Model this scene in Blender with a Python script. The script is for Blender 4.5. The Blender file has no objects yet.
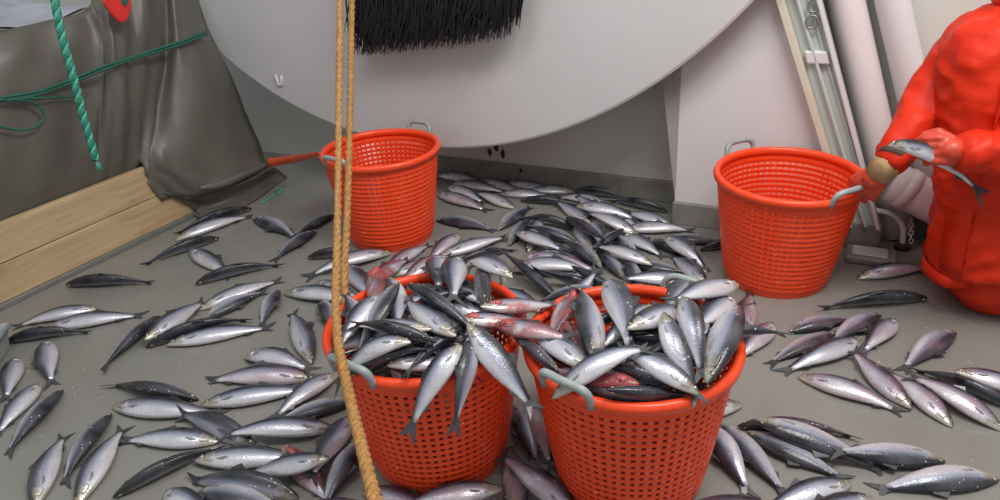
import bpy, bmesh, math, random
import numpy as np
from mathutils import Vector, Matrix, Euler
rnd = random.Random(7)
scene = bpy.context.scene
C = scene.collection

# ------------------------------------------------------------ camera
F, PITCH, CAM_H, ROLL = 730.0, math.radians(26.8), 1.356, math.radians(-4.08)
cp, sp, cr, sr = math.cos(PITCH), math.sin(PITCH), math.cos(ROLL), math.sin(ROLL)
CAM = Vector((0, 0, CAM_H))
fwd = Vector((0, cp, -sp)); up0 = Vector((0, sp, cp)); rt0 = Vector((1, 0, 0))
rt = rt0 * cr + up0 * sr
up = rt0 * -sr + up0 * cr
cam_d = bpy.data.cameras.new('camera'); cam = bpy.data.objects.new('camera', cam_d); C.objects.link(cam)
cam_d.sensor_width = 36; cam_d.lens = 36 * F / 1000; cam_d.clip_start = .02
m = Matrix((rt, up, -fwd)).transposed().to_4x4(); m.translation = CAM
cam.matrix_world = m
scene.camera = cam

# ------------------------------------------------------------ world, lamps, exposure
w = bpy.data.worlds.new('world'); scene.world = w; w.use_nodes = True
w.node_tree.nodes['Background'].inputs[0].default_value = (.93, .97, 1, 1)
w.node_tree.nodes['Background'].inputs[1].default_value = .48
def area(name, loc, target, size, power, col, size_y=None):
    d = bpy.data.lights.new(name, 'AREA'); d.energy = power; d.size = size; d.color = col
    if size_y: d.shape = 'RECTANGLE'; d.size_y = size_y
    o = bpy.data.objects.new(name, d); C.objects.link(o); o.location = loc
    o.rotation_euler = (Vector(target) - Vector(loc)).to_track_quat('-Z', 'Y').to_euler()
    return o
area('ceiling_lamp_right_offscreen', (1.1, 1.0, 3.2), (.6, 2.2, 0), 1.6, 80, (1, .96, .93), .9)
area('ceiling_lamp_left_offscreen', (-.9, 1.2, 3.3), (-.7, 2.2, 0), 1.2, 20, (1, .98, .96), .6)
vs = scene.view_settings
vs.view_transform = 'Standard'; vs.look = 'None'; vs.gamma = 1; vs.use_curve_mapping = False
vs.exposure = 0.08

# ------------------------------------------------------------ pixel helpers
def ray(px, py):
    a, b = px - 500, py - 250
    u = cr * a + sr * b; v = -sr * a + cr * b
    return rt0 * (u / F) + fwd - up0 * (v / F)
def at_z(px, py, z=0.):
    d = ray(px, py); return CAM + d * ((z - CAM_H) / d.z)
def at_y(px, py, y):
    d = ray(px, py); return CAM + d * (y / d.y)
def on_plane(px, py, p0, n):
    d = ray(px, py); return CAM + d * ((Vector(p0) - CAM).dot(n) / d.dot(n))
def img(p):
    q = Vector(p) - CAM; fw = q.dot(fwd)
    return 500 + F * q.dot(rt) / fw, 250 - F * q.dot(up) / fw

# ------------------------------------------------------------ materials
class NT:
    def __init__(s, name):
        s.m = bpy.data.materials.new(name); s.m.use_nodes = True
        s.t = s.m.node_tree; s.b = s.t.nodes['Principled BSDF']
    def n(s, typ, **k):
        x = s.t.nodes.new('ShaderNode' + typ)
        for a, v in k.items(): setattr(x, a, v)
        return x
    def l(s, a, b): s.t.links.new(a, b)
    def noise(s, scale, detail=4, rough=.55, vec=None, dist=0):
        x = s.n('TexNoise'); x.inputs['Scale'].default_value = scale; x.inputs['Detail'].default_value = detail
        x.inputs['Roughness'].default_value = rough; x.inputs['Distortion'].default_value = dist
        s.l(vec if vec else s.coord(), x.inputs['Vector']); return x.outputs['Fac']
    def coord(s, kind='Object'):
        if not hasattr(s, 'tc'): s.tc = s.n('TexCoord')
        return s.tc.outputs[kind]
    def ramp(s, fac, stops, interp='LINEAR'):
        x = s.n('ValToRGB'); x.color_ramp.interpolation = interp
        e = x.color_ramp.elements
        while len(e) < len(stops): e.new(.5)
        for i, (p, c) in enumerate(stops):
            e[i].position = p; e[i].color = (*c, 1) if not isinstance(c, (int, float)) else (c, c, c, 1)
        s.l(fac, x.inputs[0]); return x.outputs[0]
    def mix(s, fac, a, b, mode='MIX'):
        x = s.n('Mix', data_type='RGBA', blend_type=mode)
        for v, i in ((fac, 0), (a, 6), (b, 7)):
            if isinstance(v, (int, float)): x.inputs[i].default_value = v if i == 0 else (v, v, v, 1)
            elif isinstance(v, tuple): x.inputs[i].default_value = (*v, 1)
            else: s.l(v, x.inputs[i])
        return x.outputs[2]
    def math(s, op, a, b=0., clamp=False):
        x = s.n('Math', operation=op); x.use_clamp = clamp
        for v, i in ((a, 0), (b, 1)):
            if isinstance(v, (int, float)): x.inputs[i].default_value = v
            else: s.l(v, x.inputs[i])
        return x.outputs[0]
    def bump(s, h, strength=.2, dist=.01):
        x = s.n('Bump'); x.inputs['Strength'].default_value = strength; x.inputs['Distance'].default_value = dist
        s.l(h, x.inputs['Height']); s.l(x.outputs[0], s.b.inputs['Normal'])
    def set(s, **k):
        for a, v in k.items():
            i = s.b.inputs[a.replace('_', ' ')]
            if isinstance(v, tuple): i.default_value = (*v, 1)
            elif isinstance(v, (int, float)): i.default_value = v
            else: s.l(v, i)
        return s
def simple(name, col, rough=.5, metal=0., var=.12, scale=20, bump=0., coat=0.):
    t = NT(name)
    nz = t.noise(scale)
    c = t.mix(t.ramp(nz, [(.3, 0), (.7, 1)]), tuple(x * (1 - var) for x in col), tuple(min(1, x * (1 + var)) for x in col))
    t.set(Base_Color=c, Roughness=rough, Metallic=metal, Coat_Weight=coat, Coat_Roughness=.1)
    if bump: t.bump(t.noise(scale * 3), bump)
    return t.m
M = {}
# deck paint: worn grey with flecks of loose scales
t = NT('deck_paint')
n1 = t.noise(2.2, 5); n2 = t.noise(38, 4); n3 = t.noise(9, 6, .65)
c = t.ramp(n1, [(.3, (.20, .194, .175)), (.7, (.25, .243, .222))])
c = t.mix(t.ramp(n2, [(.35, .0), (.75, .35)]), c, (.235, .225, .20))
vo = t.n('TexVoronoi'); vo.inputs['Scale'].default_value = 34; t.l(t.coord(), vo.inputs['Vector'])
dots = t.math('LESS_THAN', vo.outputs['Distance'], .085)
vo2 = t.n('TexNoise'); vo2.inputs['Scale'].default_value = 7; t.l(t.coord(), vo2.inputs['Vector'])
dots = t.math('MULTIPLY', dots, t.math('GREATER_THAN', vo2.outputs['Fac'], .57))
c = t.mix(dots, c, (.55, .54, .52))
t.set(Base_Color=c, Roughness=t.ramp(n3, [(.32, .20), (.68, .42)]))
t.bump(t.noise(55, 3), .12, .004); M['deck'] = t.m
# white painted steel
def white_paint(name, a, b, rough=.35):
    t = NT(name); n1 = t.noise(1.6, 5); n2 = t.noise(14, 6, .7)
    c = t.ramp(n1, [(.3, a), (.7, b)])
    c = t.mix(t.ramp(n2, [(.66, 0), (.8, .25)]), c, (.42, .38, .33))
    t.set(Base_Color=c, Roughness=rough); t.bump(t.noise(5, 3), .06, .02); return t.m
M['disc'] = white_paint('drum_paint', (.58, .57, .57), (.645, .63, .63))
M['wall'] = white_paint('wall_paint', (.62, .62, .57), (.69, .69, .64), .28)
M['stand'] = white_paint('stand_paint', (.68, .66, .66), (.74, .72, .72))
M['cream'] = white_paint('cream_paint', (.62, .57, .45), (.70, .66, .55))
M['pale_green'] = white_paint('pale_green_paint', (.50, .55, .52), (.58, .63, .60))
M['pink_white'] = white_paint('pipe_paint', (.72, .65, .65), (.78, .71, .71))
M['kerb'] = simple('kerb_paint', (.23, .225, .20), .4, var=.2, scale=12)
M['rust'] = simple('rust', (.05, .03, .015), .8, var=.5, scale=60)
# plastic of the baskets
def plastic(name, col, rough=.3):
    t = NT(name); n = t.noise(22, 5, .6); n2 = t.noise(160, 2)
    c = t.mix(t.ramp(n, [(.35, 0), (.75, .35)]), col, tuple(min(1, x * 1.25 + .02) for x in col))
    sc = t.n('TexVoronoi'); sc.inputs['Scale'].default_value = 60; t.l(t.coord(), sc.inputs['Vector'])
    k = t.math('MULTIPLY', t.math('LESS_THAN', sc.outputs['Distance'], .12), t.math('GREATER_THAN', t.noise(11, 2), .60))
    c = t.mix(k, c, (.75, .6, .5))
    t.set(Base_Color=c, Roughness=rough, Subsurface_Weight=.0, Specular_IOR_Level=.35, Coat_Weight=.1, Coat_Roughness=.2)
    t.bump(n2, .05, .002); return t.m
M['basket'] = plastic('orange_plastic', (.84, .066, .014))
M['handle'] = simple('grey_plastic', (.30, .34, .33), .4, var=.15, scale=40)
M['suit'] = None
t = NT('oilskin'); n = t.noise(7, 4)
t.set(Base_Color=t.mix(t.ramp(n, [(.3, 0), (.7, 1)]), (.58, .020, .005), (.72, .034, .007)), Roughness=t.ramp(t.noise(16, 4), [(.3, .42), (.7, .6)]), Specular_IOR_Level=.22)
t.bump(t.noise(9, 3, .5), .25, .02); M['suit'] = t.m
M['glove'] = simple('glove_rubber', (.55, .055, .025), .4, var=.25, scale=30, bump=.15)
M['cuff_dark'] = simple('cuff_knit', (.07, .045, .035), .8, var=.3, scale=60, bump=.3)
M['cuff_tan'] = simple('tan_cuff', (.42, .26, .13), .7, var=.2, scale=50, bump=.2)
M['skin'] = simple('skin', (.52, .30, .22), .5, var=.08, scale=15)
M['hair'] = simple('hair', (.06, .04, .025), .6, var=.4, scale=60)
# timber
t = NT('pine_board')
mp = t.n('Mapping'); mp.inputs['Scale'].default_value = (1.2, 14, 14); t.l(t.coord(), mp.inputs['Vector'])
g = t.noise(3, 5, .6, mp.outputs[0], .8)
c = t.ramp(g, [(.25, (.42, .28, .145)), (.5, (.52, .37, .21)), (.75, (.61, .45, .27))])
kv = t.n('TexVoronoi'); kv.inputs['Scale'].default_value = 4.6; t.l(t.coord(), kv.inputs['Vector'])
c = t.mix(t.ramp(kv.outputs['Distance'], [(.07, .85), (.12, 0)]), c, (.13, .06, .025))
c = t.mix(t.ramp(t.noise(4, 4), [(.55, 0), (.8, .5)]), c, (.16, .10, .055))
t.set(Base_Color=c, Roughness=.55); t.bump(g, .1, .004); M['pine'] = t.m
# tarpaulin
t = NT('tarpaulin'); n1 = t.noise(3, 5); n2 = t.noise(30, 4)
c = t.ramp(n1, [(.3, (.098, .091, .076)), (.7, (.135, .127, .108))])
c = t.mix(t.ramp(n2, [(.6, 0), (.85, .3)]), c, (.2, .19, .17))
t.set(Base_Color=c, Roughness=.42); t.bump(t.noise(5, 3, .5, dist=.6), .18, .02); M['tarp'] = t.m
M['blue_sheet'] = simple('blue_white_sheet', (.36, .37, .44), .35, var=.2, scale=9, bump=.2)
M['red_plastic'] = simple('red_plastic', (.70, .04, .03), .35, scale=30)
M['strap'] = simple('strap_webbing', (.85, .12, .045), .5, var=.2, scale=50, bump=.2)
M['green_rope'] = simple('green_rope', (.015, .22, .145), .5, var=.5, scale=120, bump=.3)
M['green_rope_pale'] = simple('green_rope_pale', (.10, .42, .30), .45, var=.4, scale=120, bump=.3)
M['green_cord'] = simple('green_cord', (.02, .11, .08), .6, var=.3, scale=120, bump=.3)
M['gold_rope'] = simple('golden_rope', (.37, .185, .052), .6, var=.35, scale=90, bump=.4)
M['bristle'] = simple('black_bristle', (.012, .012, .015), .55, var=.4, scale=60)
M['steel'] = simple('grey_steel', (.30, .30, .29), .4, .6, scale=30)

# fish skin; attribute fish = (position along body, back to belly, random)
def fish_mat(name, tint, amount, blood):
    t = NT(name)
    at = t.n('Attribute', attribute_name='fish'); sep = t.n('SeparateColor'); t.l(at.outputs['Color'], sep.inputs[0])
    s_, d_ = sep.outputs[0], sep.outputs[1]
    oi = t.n('ObjectInfo').outputs['Random']
    nz = t.noise(26, 4, .6); nb = t.noise(90, 3)
    d = t.math('ADD', d_, t.math('MULTIPLY', t.math('SUBTRACT', nz, .5), .16))
    d = t.math('ADD', d, t.math('MULTIPLY', t.math('SUBTRACT', oi, .5), .12))
    c = t.ramp(d, [(0, (.76, .74, .75)), (.30, (.64, .645, .70)), (.45, (.40, .42, .515)), (.56, (.19, .225, .30)), (.645, (.036, .048, .068)), (.74, (.009, .012, .017))])
    c = t.mix(t.ramp(nb, [(.3, .0), (.75, .32)]), c, t.mix(.5, c, (.05, .055, .07)))
    pk = t.noise(12, 3, .5)
    c = t.mix(t.math('MULTIPLY', t.ramp(pk, [(.35, 0), (.65, amount)]), t.ramp(d, [(.0, .7), (.55, 1), (.8, .35)])), c, tint)
    hd = t.ramp(t.math('ADD', s_, t.math('MULTIPLY', t.math('SUBTRACT', nb, .5), .07)), [(.13, .75), (.19, 0)])
    hc = t.ramp(d, [(.1, (.42, .38, .30)), (.5, (.30, .25, .16)), (.72, (.06, .055, .045)), (.9, (.02, .022, .026))])
    c = t.mix(hd, c, hc)
    if blood:
        bl = t.math('MULTIPLY', t.ramp(t.noise(16, 4, .6), [(.42, 0), (.55, .9)]), t.ramp(s_, [(.0, 1), (.45, .8), (.7, .15)]))
        c = t.mix(bl, c, (.34, .055, .055))
    vo = t.n('TexVoronoi'); vo.inputs['Scale'].default_value = 75; t.l(t.coord(), vo.inputs['Vector'])
    sk = t.math('MULTIPLY', t.math('LESS_THAN', vo.outputs['Distance'], .13), t.math('GREATER_THAN', t.noise(18, 2), .60))
    c = t.mix(sk, c, (.78, .78, .78))
    t.set(Base_Color=c, Metallic=t.ramp(d, [(.2, .35), (.5, .45), (.66, .0)]), Roughness=t.ramp(nz, [(.3, .22), (.7, .36)]), Coat_Weight=.08, Coat_Roughness=.12)
    sv = t.n('TexVoronoi'); sv.inputs['Scale'].default_value = 210; t.l(t.coord(), sv.inputs['Vector'])
    t.bump(t.math('ADD', t.math('MULTIPLY', sv.outputs['Distance'], .6), nz), .22, .003)
    return t.m
M['fish_s'] = fish_mat('herring_skin', (.42, .38, .46), .35, False)
M['fish_p'] = fish_mat('herring_skin_pink', (.42, .25, .32), .65, False)  # pink fish; near the person the tint paints in the orange suit's reflection
M['fish_b'] = fish_mat('herring_skin_bloody', (.46, .22, .24), .6, True)
M['fin'] = simple('herring_fin', (.045, .048, .052), .4, var=.4, scale=80, coat=.3)
M['fin_pale'] = simple('herring_fin_pale', (.20, .20, .20), .4, var=.4, scale=80, coat=.3)
M['gill'] = simple('gill_cover', (.25, .235, .20), .34, .35, var=.45, scale=70, coat=.3)
M['iris'] = simple('iris', (.45, .40, .30), .15, .5, scale=90, coat=.6)
M['pupil'] = simple('pupil', (.006, .006, .007), .06, coat=1.)
M['flesh'] = simple('torn_flesh', (.42, .075, .075), .3, var=.5, scale=70, bump=.4, coat=.4)

# ------------------------------------------------------------ object helpers
def link(o, parent=None):
    C.objects.link(o)
    if parent: o.parent = parent
    return o
def tag(o, label=None, cat=None, group=None, kind=None):
    if label: o['label'] = label
    if cat: o['category'] = cat
    if group: o['group'] = group
    if kind: o['kind'] = kind
    return o
def empty(name, loc=(0, 0, 0)):
    o = bpy.data.objects.new(name, None); o.location = loc; o.empty_display_size = .05; return link(o)
def mesh_obj(name, verts, faces, mat, parent=None, origin=(0, 0, 0), smooth=True):
    me = bpy.data.meshes.new(name); O = Vector(origin)
    me.from_pydata([tuple(Vector(v) - O) for v in verts], [], faces)
    me.validate(); me.update()
    if smooth: me.polygons.foreach_set('use_smooth', [True] * len(me.polygons))
    for x in (mat if isinstance(mat, (list, tuple)) else [mat]): me.materials.append(x)
    o = bpy.data.objects.new(name, me)
    link(o, parent)
    o.location = O - (parent.location if parent and parent.parent is None else Vector((0, 0, 0))) if parent else O
    return o
def fix_normals(o):
    b = bmesh.new(); b.from_mesh(o.data); bmesh.ops.recalc_face_normals(b, faces=b.faces); b.to_mesh(o.data); b.free(); return o
class MB:
    def __init__(s): s.v = []; s.f = []; s.mi = []
    def add(s, v, f, k=0):
        o = len(s.v); s.v += [Vector(x) for x in v]; s.f += [tuple(i + o for i in q) for q in f]; s.mi += [k] * len(f)
    def box8(s, p, k=0):   # p: 8 corners, bottom loop then top loop
        s.add(p, [(3, 2, 1, 0), (4, 5, 6, 7), (0, 1, 5, 4), (1, 2, 6, 5), (2, 3, 7, 6), (3, 0, 4, 7)], k)
    def box(s, o, ax, ay, az, k=0):   # corner origin and three edge vectors
        o, ax, ay, az = map(Vector, (o, ax, ay, az))
        s.box8([o, o + ax, o + ax + ay, o + ay, o + az, o + ax + az, o + ax + ay + az, o + ay + az], k)
    def tube(s, pts, rad, n=10, k=0, caps=True, twist=None):
        pts = [Vector(p) for p in pts]; N = len(pts)
        rads = rad if isinstance(rad, (list, tuple)) else [rad] * N
        tg = [(pts[min(i + 1, N - 1)] - pts[max(i - 1, 0)]).normalized() for i in range(N)]
        ref = Vector((0, 0, 1)) if abs(tg[0].z) < .9 else Vector((1, 0, 0))
        u = tg[0].cross(ref).normalized(); vs_ = []
        for i in range(N):
            u = (u - tg[i] * u.dot(tg[i])).normalized(); v = tg[i].cross(u)
            for j in range(n):
                a = 2 * math.pi * j / n
                vs_.append(pts[i] + (u * math.cos(a) + v * math.sin(a)) * rads[i])
        fs = [(i * n + j, i * n + (j + 1) % n, (i + 1) * n + (j + 1) % n, (i + 1) * n + j) for i in range(N - 1) for j in range(n)]
        if caps: fs += [tuple(range(n - 1, -1, -1)), tuple((N - 1) * n + j for j in range(n))]
        s.add(vs_, fs, k)
    def build(s, name, mat, parent=None, origin=(0, 0, 0), smooth=True, bevel=0.):
        o = mesh_obj(name, s.v, s.f, mat, parent, origin, smooth)
        if any(s.mi): o.data.polygons.foreach_set('material_index', s.mi)
        fix_normals(o)
        if bevel:
            b = o.modifiers.new('bevel', 'BEVEL'); b.width = bevel; b.segments = 2; b.limit_method = 'ANGLE'
        return o
def catmull(pts, n):
    P = [Vector(p) for p in pts]; P = [P[0] * 2 - P[1]] + P + [P[-1] * 2 - P[-2]]; out = []
    for i in range(1, len(P) - 2):
        for k in range(n):
            t = k / n; a, b, c, d = P[i - 1], P[i], P[i + 1], P[i + 2]
            out.append(.5 * ((2 * b) + (c - a) * t + (2 * a - 5 * b + 4 * c - d) * t * t + (3 * b - a - 3 * c + d) * t ** 3))
    return out + [P[-2].copy()]
def laid_rope(path, rad, strands, pitch, n=6):
    """strand centre lines twisted around a path; returns list of point lists"""
    path = [Vector(p) for p in path]; N = len(path); res = [[] for _ in range(strands)]
    ref = Vector((0, 0, 1)); u = None; dist = 0
    for i in range(N):
        tg = (path[min(i + 1, N - 1)] - path[max(i - 1, 0)]).normalized()
        if u is None: u = tg.cross(ref if abs(tg.z) < .9 else Vector((1, 0, 0))).normalized()
        u = (u - tg * u.dot(tg)).normalized(); v = tg.cross(u)
        if i: dist += (path[i] - path[i - 1]).length
        for k in range(strands):
            a = 2 * math.pi * (dist / pitch + k / strands)
            res[k].append(path[i] + (u * math.cos(a) + v * math.sin(a)) * rad)
    return res

# ------------------------------------------------------------ room
A = Vector((1.099, -.585, 0)).normalized(); NN = Vector((-A.y, A.x, 0)); W0 = Vector((-.282, 3.633, 0)); Z = Vector((0, 0, 1))
def wp(s, off, z): return W0 + A * s + NN * off + Z * z
def wpix(px, py, off): return on_plane(px, py, W0 + NN * off, NN)
b = MB(); b.box((-5, -1, -.06), (10, 0, 0), (0, 9, 0), (0, 0, .06))
tag(b.build('floor', M['deck'], smooth=False), kind='structure')
b = MB(); b.box(wp(-4, 0, 0), A * 9, NN * .1, Z * 3.4)
tag(b.build('wall_back', M['wall'], smooth=False), kind='structure')
b = MB(); b.box(wp(-.35, -.025, 0), A * 5, NN * .024, Z * .10)
tag(b.build('baseboard_back', M['kerb'], smooth=False, bevel=.004), kind='structure')

# rust streaks: drips of rust as thin scabs on the wall just above the kerb
for (px, py, wd, hh) in ((490, 156, .022, .05), (496, 150, .025, .055), (503, 158, .02, .06), (523, 173, .015, .03)):
    p = wpix(px, py, -.002); bb = MB()
    s0 = (p - W0).dot(A); z0 = max(p.z, .1 if px != 523 else .03)
    pts = []
    for k in range(9):
        a = 2 * math.pi * k / 9; q = .7 + .5 * rnd.random()
        pts.append(wp(s0 + math.cos(a) * wd * .6 * q, -.003 if px != 523 else -.028, z0 + .02 + math.sin(a) * hh * .5 * q))
    bb.add(pts + [x + NN * .003 for x in pts], [tuple(range(9)), tuple(range(17, 8, -1))] + [(i, (i + 1) % 9, 9 + (i + 1) % 9, 9 + i) for i in range(9)])
    tag(bb.build('rust_scab', M['rust'], smooth=False), 'dark rust scab on the white wall just above the grey kerb', 'rust', 'rust scabs on the back wall')

# large net drum flange
DOFF = -.36
def fit_disc():
    pts = [(220, 57), (250, 75), (295, 106.5), (319, 121.5), (349, 132), (446, 147.6), (486, 147), (540, 138), (670, 77), (680, 69), (721.6, 30), (755, 0)]
    Q = np.array([[(wpix(*p, DOFF) - W0).dot(A), wpix(*p, DOFF).z] for p in pts])
    s_ = np.linalg.lstsq(np.c_[2 * Q, np.ones(len(Q))], (Q ** 2).sum(1), rcond=None)[0]
    return s_[0], s_[1], math.sqrt(s_[2] + s_[0] ** 2 + s_[1] ** 2)
dc, dz, dr = fit_disc()
drum = empty('net_drum', wp(dc, DOFF, dz)); tag(drum, 'huge round white steel drum flange standing in front of the back wall', 'drum')
b = MB(); n = 160
prof = [(dr - .012, 0), (dr - .003, .004), (dr, .012), (dr, .05), (dr - .006, .058), (.3, .058)]
v = []
for (r, o) in [(.3, 0)] + prof:
    for k in range(n):
        a = 2 * math.pi * k / n; v.append(wp(dc + math.cos(a) * r, DOFF + o, dz + math.sin(a) * r))
f = [(i * n + k, i * n + (k + 1) % n, (i + 1) * n + (k + 1) % n, (i + 1) * n + k) for i in range(len(prof)) for k in range(n)]
f += [(6 * n + k, 6 * n + (k + 1) % n, (k + 1) % n, k) for k in range(n)]
b.add(v, f); b.build('flange', M['disc'], drum, drum.location, smooth=False, bevel=0)
b = MB(); b.tube([wp(dc, DOFF - .06, dz), wp(dc, 0, dz)], .32, 32); b.build('axle_hub', M['steel'], drum, drum.location, smooth=False)
# small scuff plate on the flange
b = MB(); p = wpix(280, 81, DOFF); b.tube([p - NN * .004 + A * -.018 + Z * .03, p - NN * .004 + A * -.012 - Z * .02, p - NN * .004 + A * .012 - Z * .02, p - NN * .004 + A * .018 + Z * .03], .006, 6)
b.build('lug', M['stand'], drum, drum.location)

# drum stand: trapezoid plate, flange strip, channel, leaning pipes
SO = -.23
stand = empty('drum_stand', wp(1.3, SO, 0)); tag(stand, 'white painted steel drum stand with leaning channel rail on a grey foot', 'stand')
p_bl = wpix(674, 208, SO); sL = (p_bl - W0).dot(A)
def sz(px, py, off): q = wpix(px, py, off); return (q - W0).dot(A), q.z
(s1, z1), (s2, z2) = sz(778, 0, SO), sz(827, 160, SO)
def edge_s(z, e): (sa, za), (sb, zb) = e; return sa + (sb - sa) * (z - za) / (zb - za)
E1 = (sz(778, 0, SO), sz(827, 160, SO)); E2 = (sz(786, 0, SO), sz(834, 160, SO)); E3 = (sz(822, 0, SO), sz(866, 170, SO))
zt = 2.6
def slab(e0, e1, z0, zt, off, thick, name, mat, s0=None, parent=stand, bevel=.003):
    bb = MB(); q = []
    for o in (off, off + thick):
        a0 = s0 if s0 is not None else edge_s(z0, e0); a1 = s0 if s0 is not None else edge_s(zt, e0)
        q += [wp(a0, o, z0), wp(edge_s(z0, e1), o, z0), wp(edge_s(zt, e1), o, zt), wp(a1, o, zt)]
    bb.box8(q); return bb.build(name, mat, parent, parent.location, smooth=False, bevel=bevel)
slab(None, E1, .10, zt, SO, .03, 'plate', M['stand'], s0=sL)
slab(E1, E2, .10, zt, SO - .05, .08, 'flange_strip', M['cream'])
slab(E2, E3, .10, zt, SO - .005, .015, 'channel_back', M['pale_green'])
def shift(e, d): return ((e[0][0] + d, e[0][1]), (e[1][0] + d, e[1][1]))
E2b = (sz(797, 0, SO), sz(845, 160, SO))
slab(E2b, shift(E2b, .012), .10, zt, SO - .03, .05, 'channel_rail', M['pale_green'])
slab(shift(E2b, .035), shift(E2b, .045), .10, zt, SO - .015, .035, 'channel_rail', M['pale_green'])
slab(shift(E3, -.014), E3, .10, zt, SO - .04, .06, 'channel_rail', M['stand'])
b = MB(); q = wpix(807, 64, SO - .03); b.box(q, A * .075, NN * .05, Z * .045 + A * -.015); b.build('bracket', M['stand'], stand, stand.location, smooth=False, bevel=.006)
b = MB(); q = wpix(812, 22, SO - .03)
for dzz in (0, .055): b.tube([q + Z * dzz + Z * .022 * math.sin(a) + A * .02 * math.cos(a) for a in np.linspace(0, 2 * math.pi, 14)], .004, 6, caps=False)
b.build('chain_link', M['steel'], stand, stand.location)
b = MB(); foot_end = edge_s(.10, E3) + .006; b.box(wp(sL - .005, SO - .012, 0), A * (foot_end - sL + .005), NN * .05, Z * .10); b.build('foot', M['kerb'], stand, stand.location, smooth=False, bevel=.004)

def pix_pipe(name, p0, p1, o0, o1, rad, mat, label, ext=1.5, ext1=0., cat='pipe', rings=()):
    a, c = wpix(*p0, o0), wpix(*p1, o1); d = (c - a).normalized()
    a2 = a - d * ext; c2 = c + d * ((.02 - c.z) / d.z)
    bb = MB(); bb.tube([a2, a, c, c2], rad, 28)
    r = empty(name, c2); bb.build('pipe', mat, r, r.location)
    for tt in rings:
        q = a + (c - a) * tt; b2 = MB(); b2.tube([q - d * .02, q + d * .02], rad * 1.08, 28); b2.build('collar', mat, r, r.location)
    return tag(r, label, cat)
pix_pipe('leaning_pipe', (846, 0), (880, 150), -.09, -.09, .061, M['pink_white'], 'thick pinkish white pipe leaning right beside the drum stand channel', ext1=.35)
pix_pipe('leaning_pipe', (892, 0), (917, 110), -.085, -.085, .055, M['stand'], 'slimmer white pipe leaning behind the pinkish pipe near the wall', ext1=.45)
lp0, lp1 = wpix(894, 182, -.232), wpix(947, 210.7, -.232); r = empty('low_pipe', lp1)
pth = [lp0.lerp(lp1, k / 8) for k in range(9)]
b = MB(); b.tube(pth, .072, 28); b.build('pipe', M['pink_white'], r, r.location)
d = (pth[3] - pth[1]).normalized(); b = MB(); b.tube([pth[2] - d * .02, pth[2] + d * .02], .077, 28); b.build('collar', M['pink_white'], r, r.location)
tag(r, 'fat pale pinkish pipe running low behind the person in orange', 'pipe')
# bent tube on a dark foot, with chain
bt = wp(max((at_z(902, 246) - W0).dot(A), foot_end + .034), -.185, 0)
r = empty('bent_tube', bt); tag(r, 'thin pale pink bent tube rising from a dark rusty foot on the deck', 'tube')
pts = [bt] + [wpix(x_, y_, -.185) for x_, y_ in ((903, 230), (897, 218), (885, 212), (868, 211), (848, 214))]
b = MB(); b.tube(catmull(pts, 6), .011, 10); b.build('tube', M['pink_white'], r, r.location)
b = MB(); b.tube([r.location, r.location + Z * .025], [.03, .026], 14); b.build('foot', M['rust'], r, r.location)
b = MB()
for k in range(6):
    q = wpix(911, 221 + 4 * k, -.20); ang = k % 2
    b.tube([q + (A if ang else NN) * .007 * math.cos(a) + Z * .011 * math.sin(a) for a in np.linspace(0, 2 * math.pi, 9)], .0025, 5, caps=False)
b.build('chain', M['stand'], r, r.location)
# low pale plinth under the pipes
g = at_z(845, 258); pl = empty('plinth', g); tag(pl, 'low grey steel plinth with pale cover on the deck behind the hand held basket', 'plinth')
b = MB(); q = wp((g - W0).dot(A), -.375, 0); b.box(q, A * .17, NN * .115, Z * .028); b.build('block', M['kerb'], pl, pl.location, smooth=False, bevel=.008)
b = MB(); b.box(q + A * .02 + NN * .02 + Z * .028, A * .12, NN * .075, Z * .008); b.build('cover_plate', M['pale_green'], pl, pl.location, smooth=False, bevel=.003)

# ------------------------------------------------------------ black fringe in front of the drum
FO = DOFF - .10
fr = empty('fringe', wpix(440, 45, FO)); tag(fr, 'shaggy black fringe of rubber strands hanging before the white drum flange', 'fringe')
s_a = sz(352, 20, FO)[0]; s_b = sz(522, 20, FO)[0]; zlow = lambda s: 0
ctl = [(352, 56), (400, 53), (470, 46), (508, 38), (522, 27)]
cs = [sz(x, y, FO) for x, y in ctl]
def low(s): return float(np.interp(s, [a for a, _ in cs], [z for _, z in cs]))
ztop = sz(440, -60, FO)[1]
b = MB(); b.box(wp(s_a, FO + .02, ztop - .05), A * (s_b - s_a), NN * .03, Z * .6); b.build('backing', M['bristle'], fr, fr.location, smooth=False)
b = MB()
for k in range(1300):
    s = rnd.uniform(s_a, s_b); o = FO + rnd.uniform(-.035, .03); ze = low(s) + rnd.random() ** 1.4 * .17
    lean = rnd.uniform(-.10, -.015) * (1 if s < s_b - .12 else .25); t0 = ztop + rnd.uniform(0, .1)
    if k < 700: t0 = ze + rnd.uniform(.12, .2)
    b.tube([wp(s - lean, o, t0), wp(s - lean * .5, o, (t0 + ze) / 2), wp(s + lean * .3, o - .006, ze)], [.0035, .0035, .001], 4, caps=False)
tag(b.build('strands', M['bristle'], fr, fr.location), kind='stuff')

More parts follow.
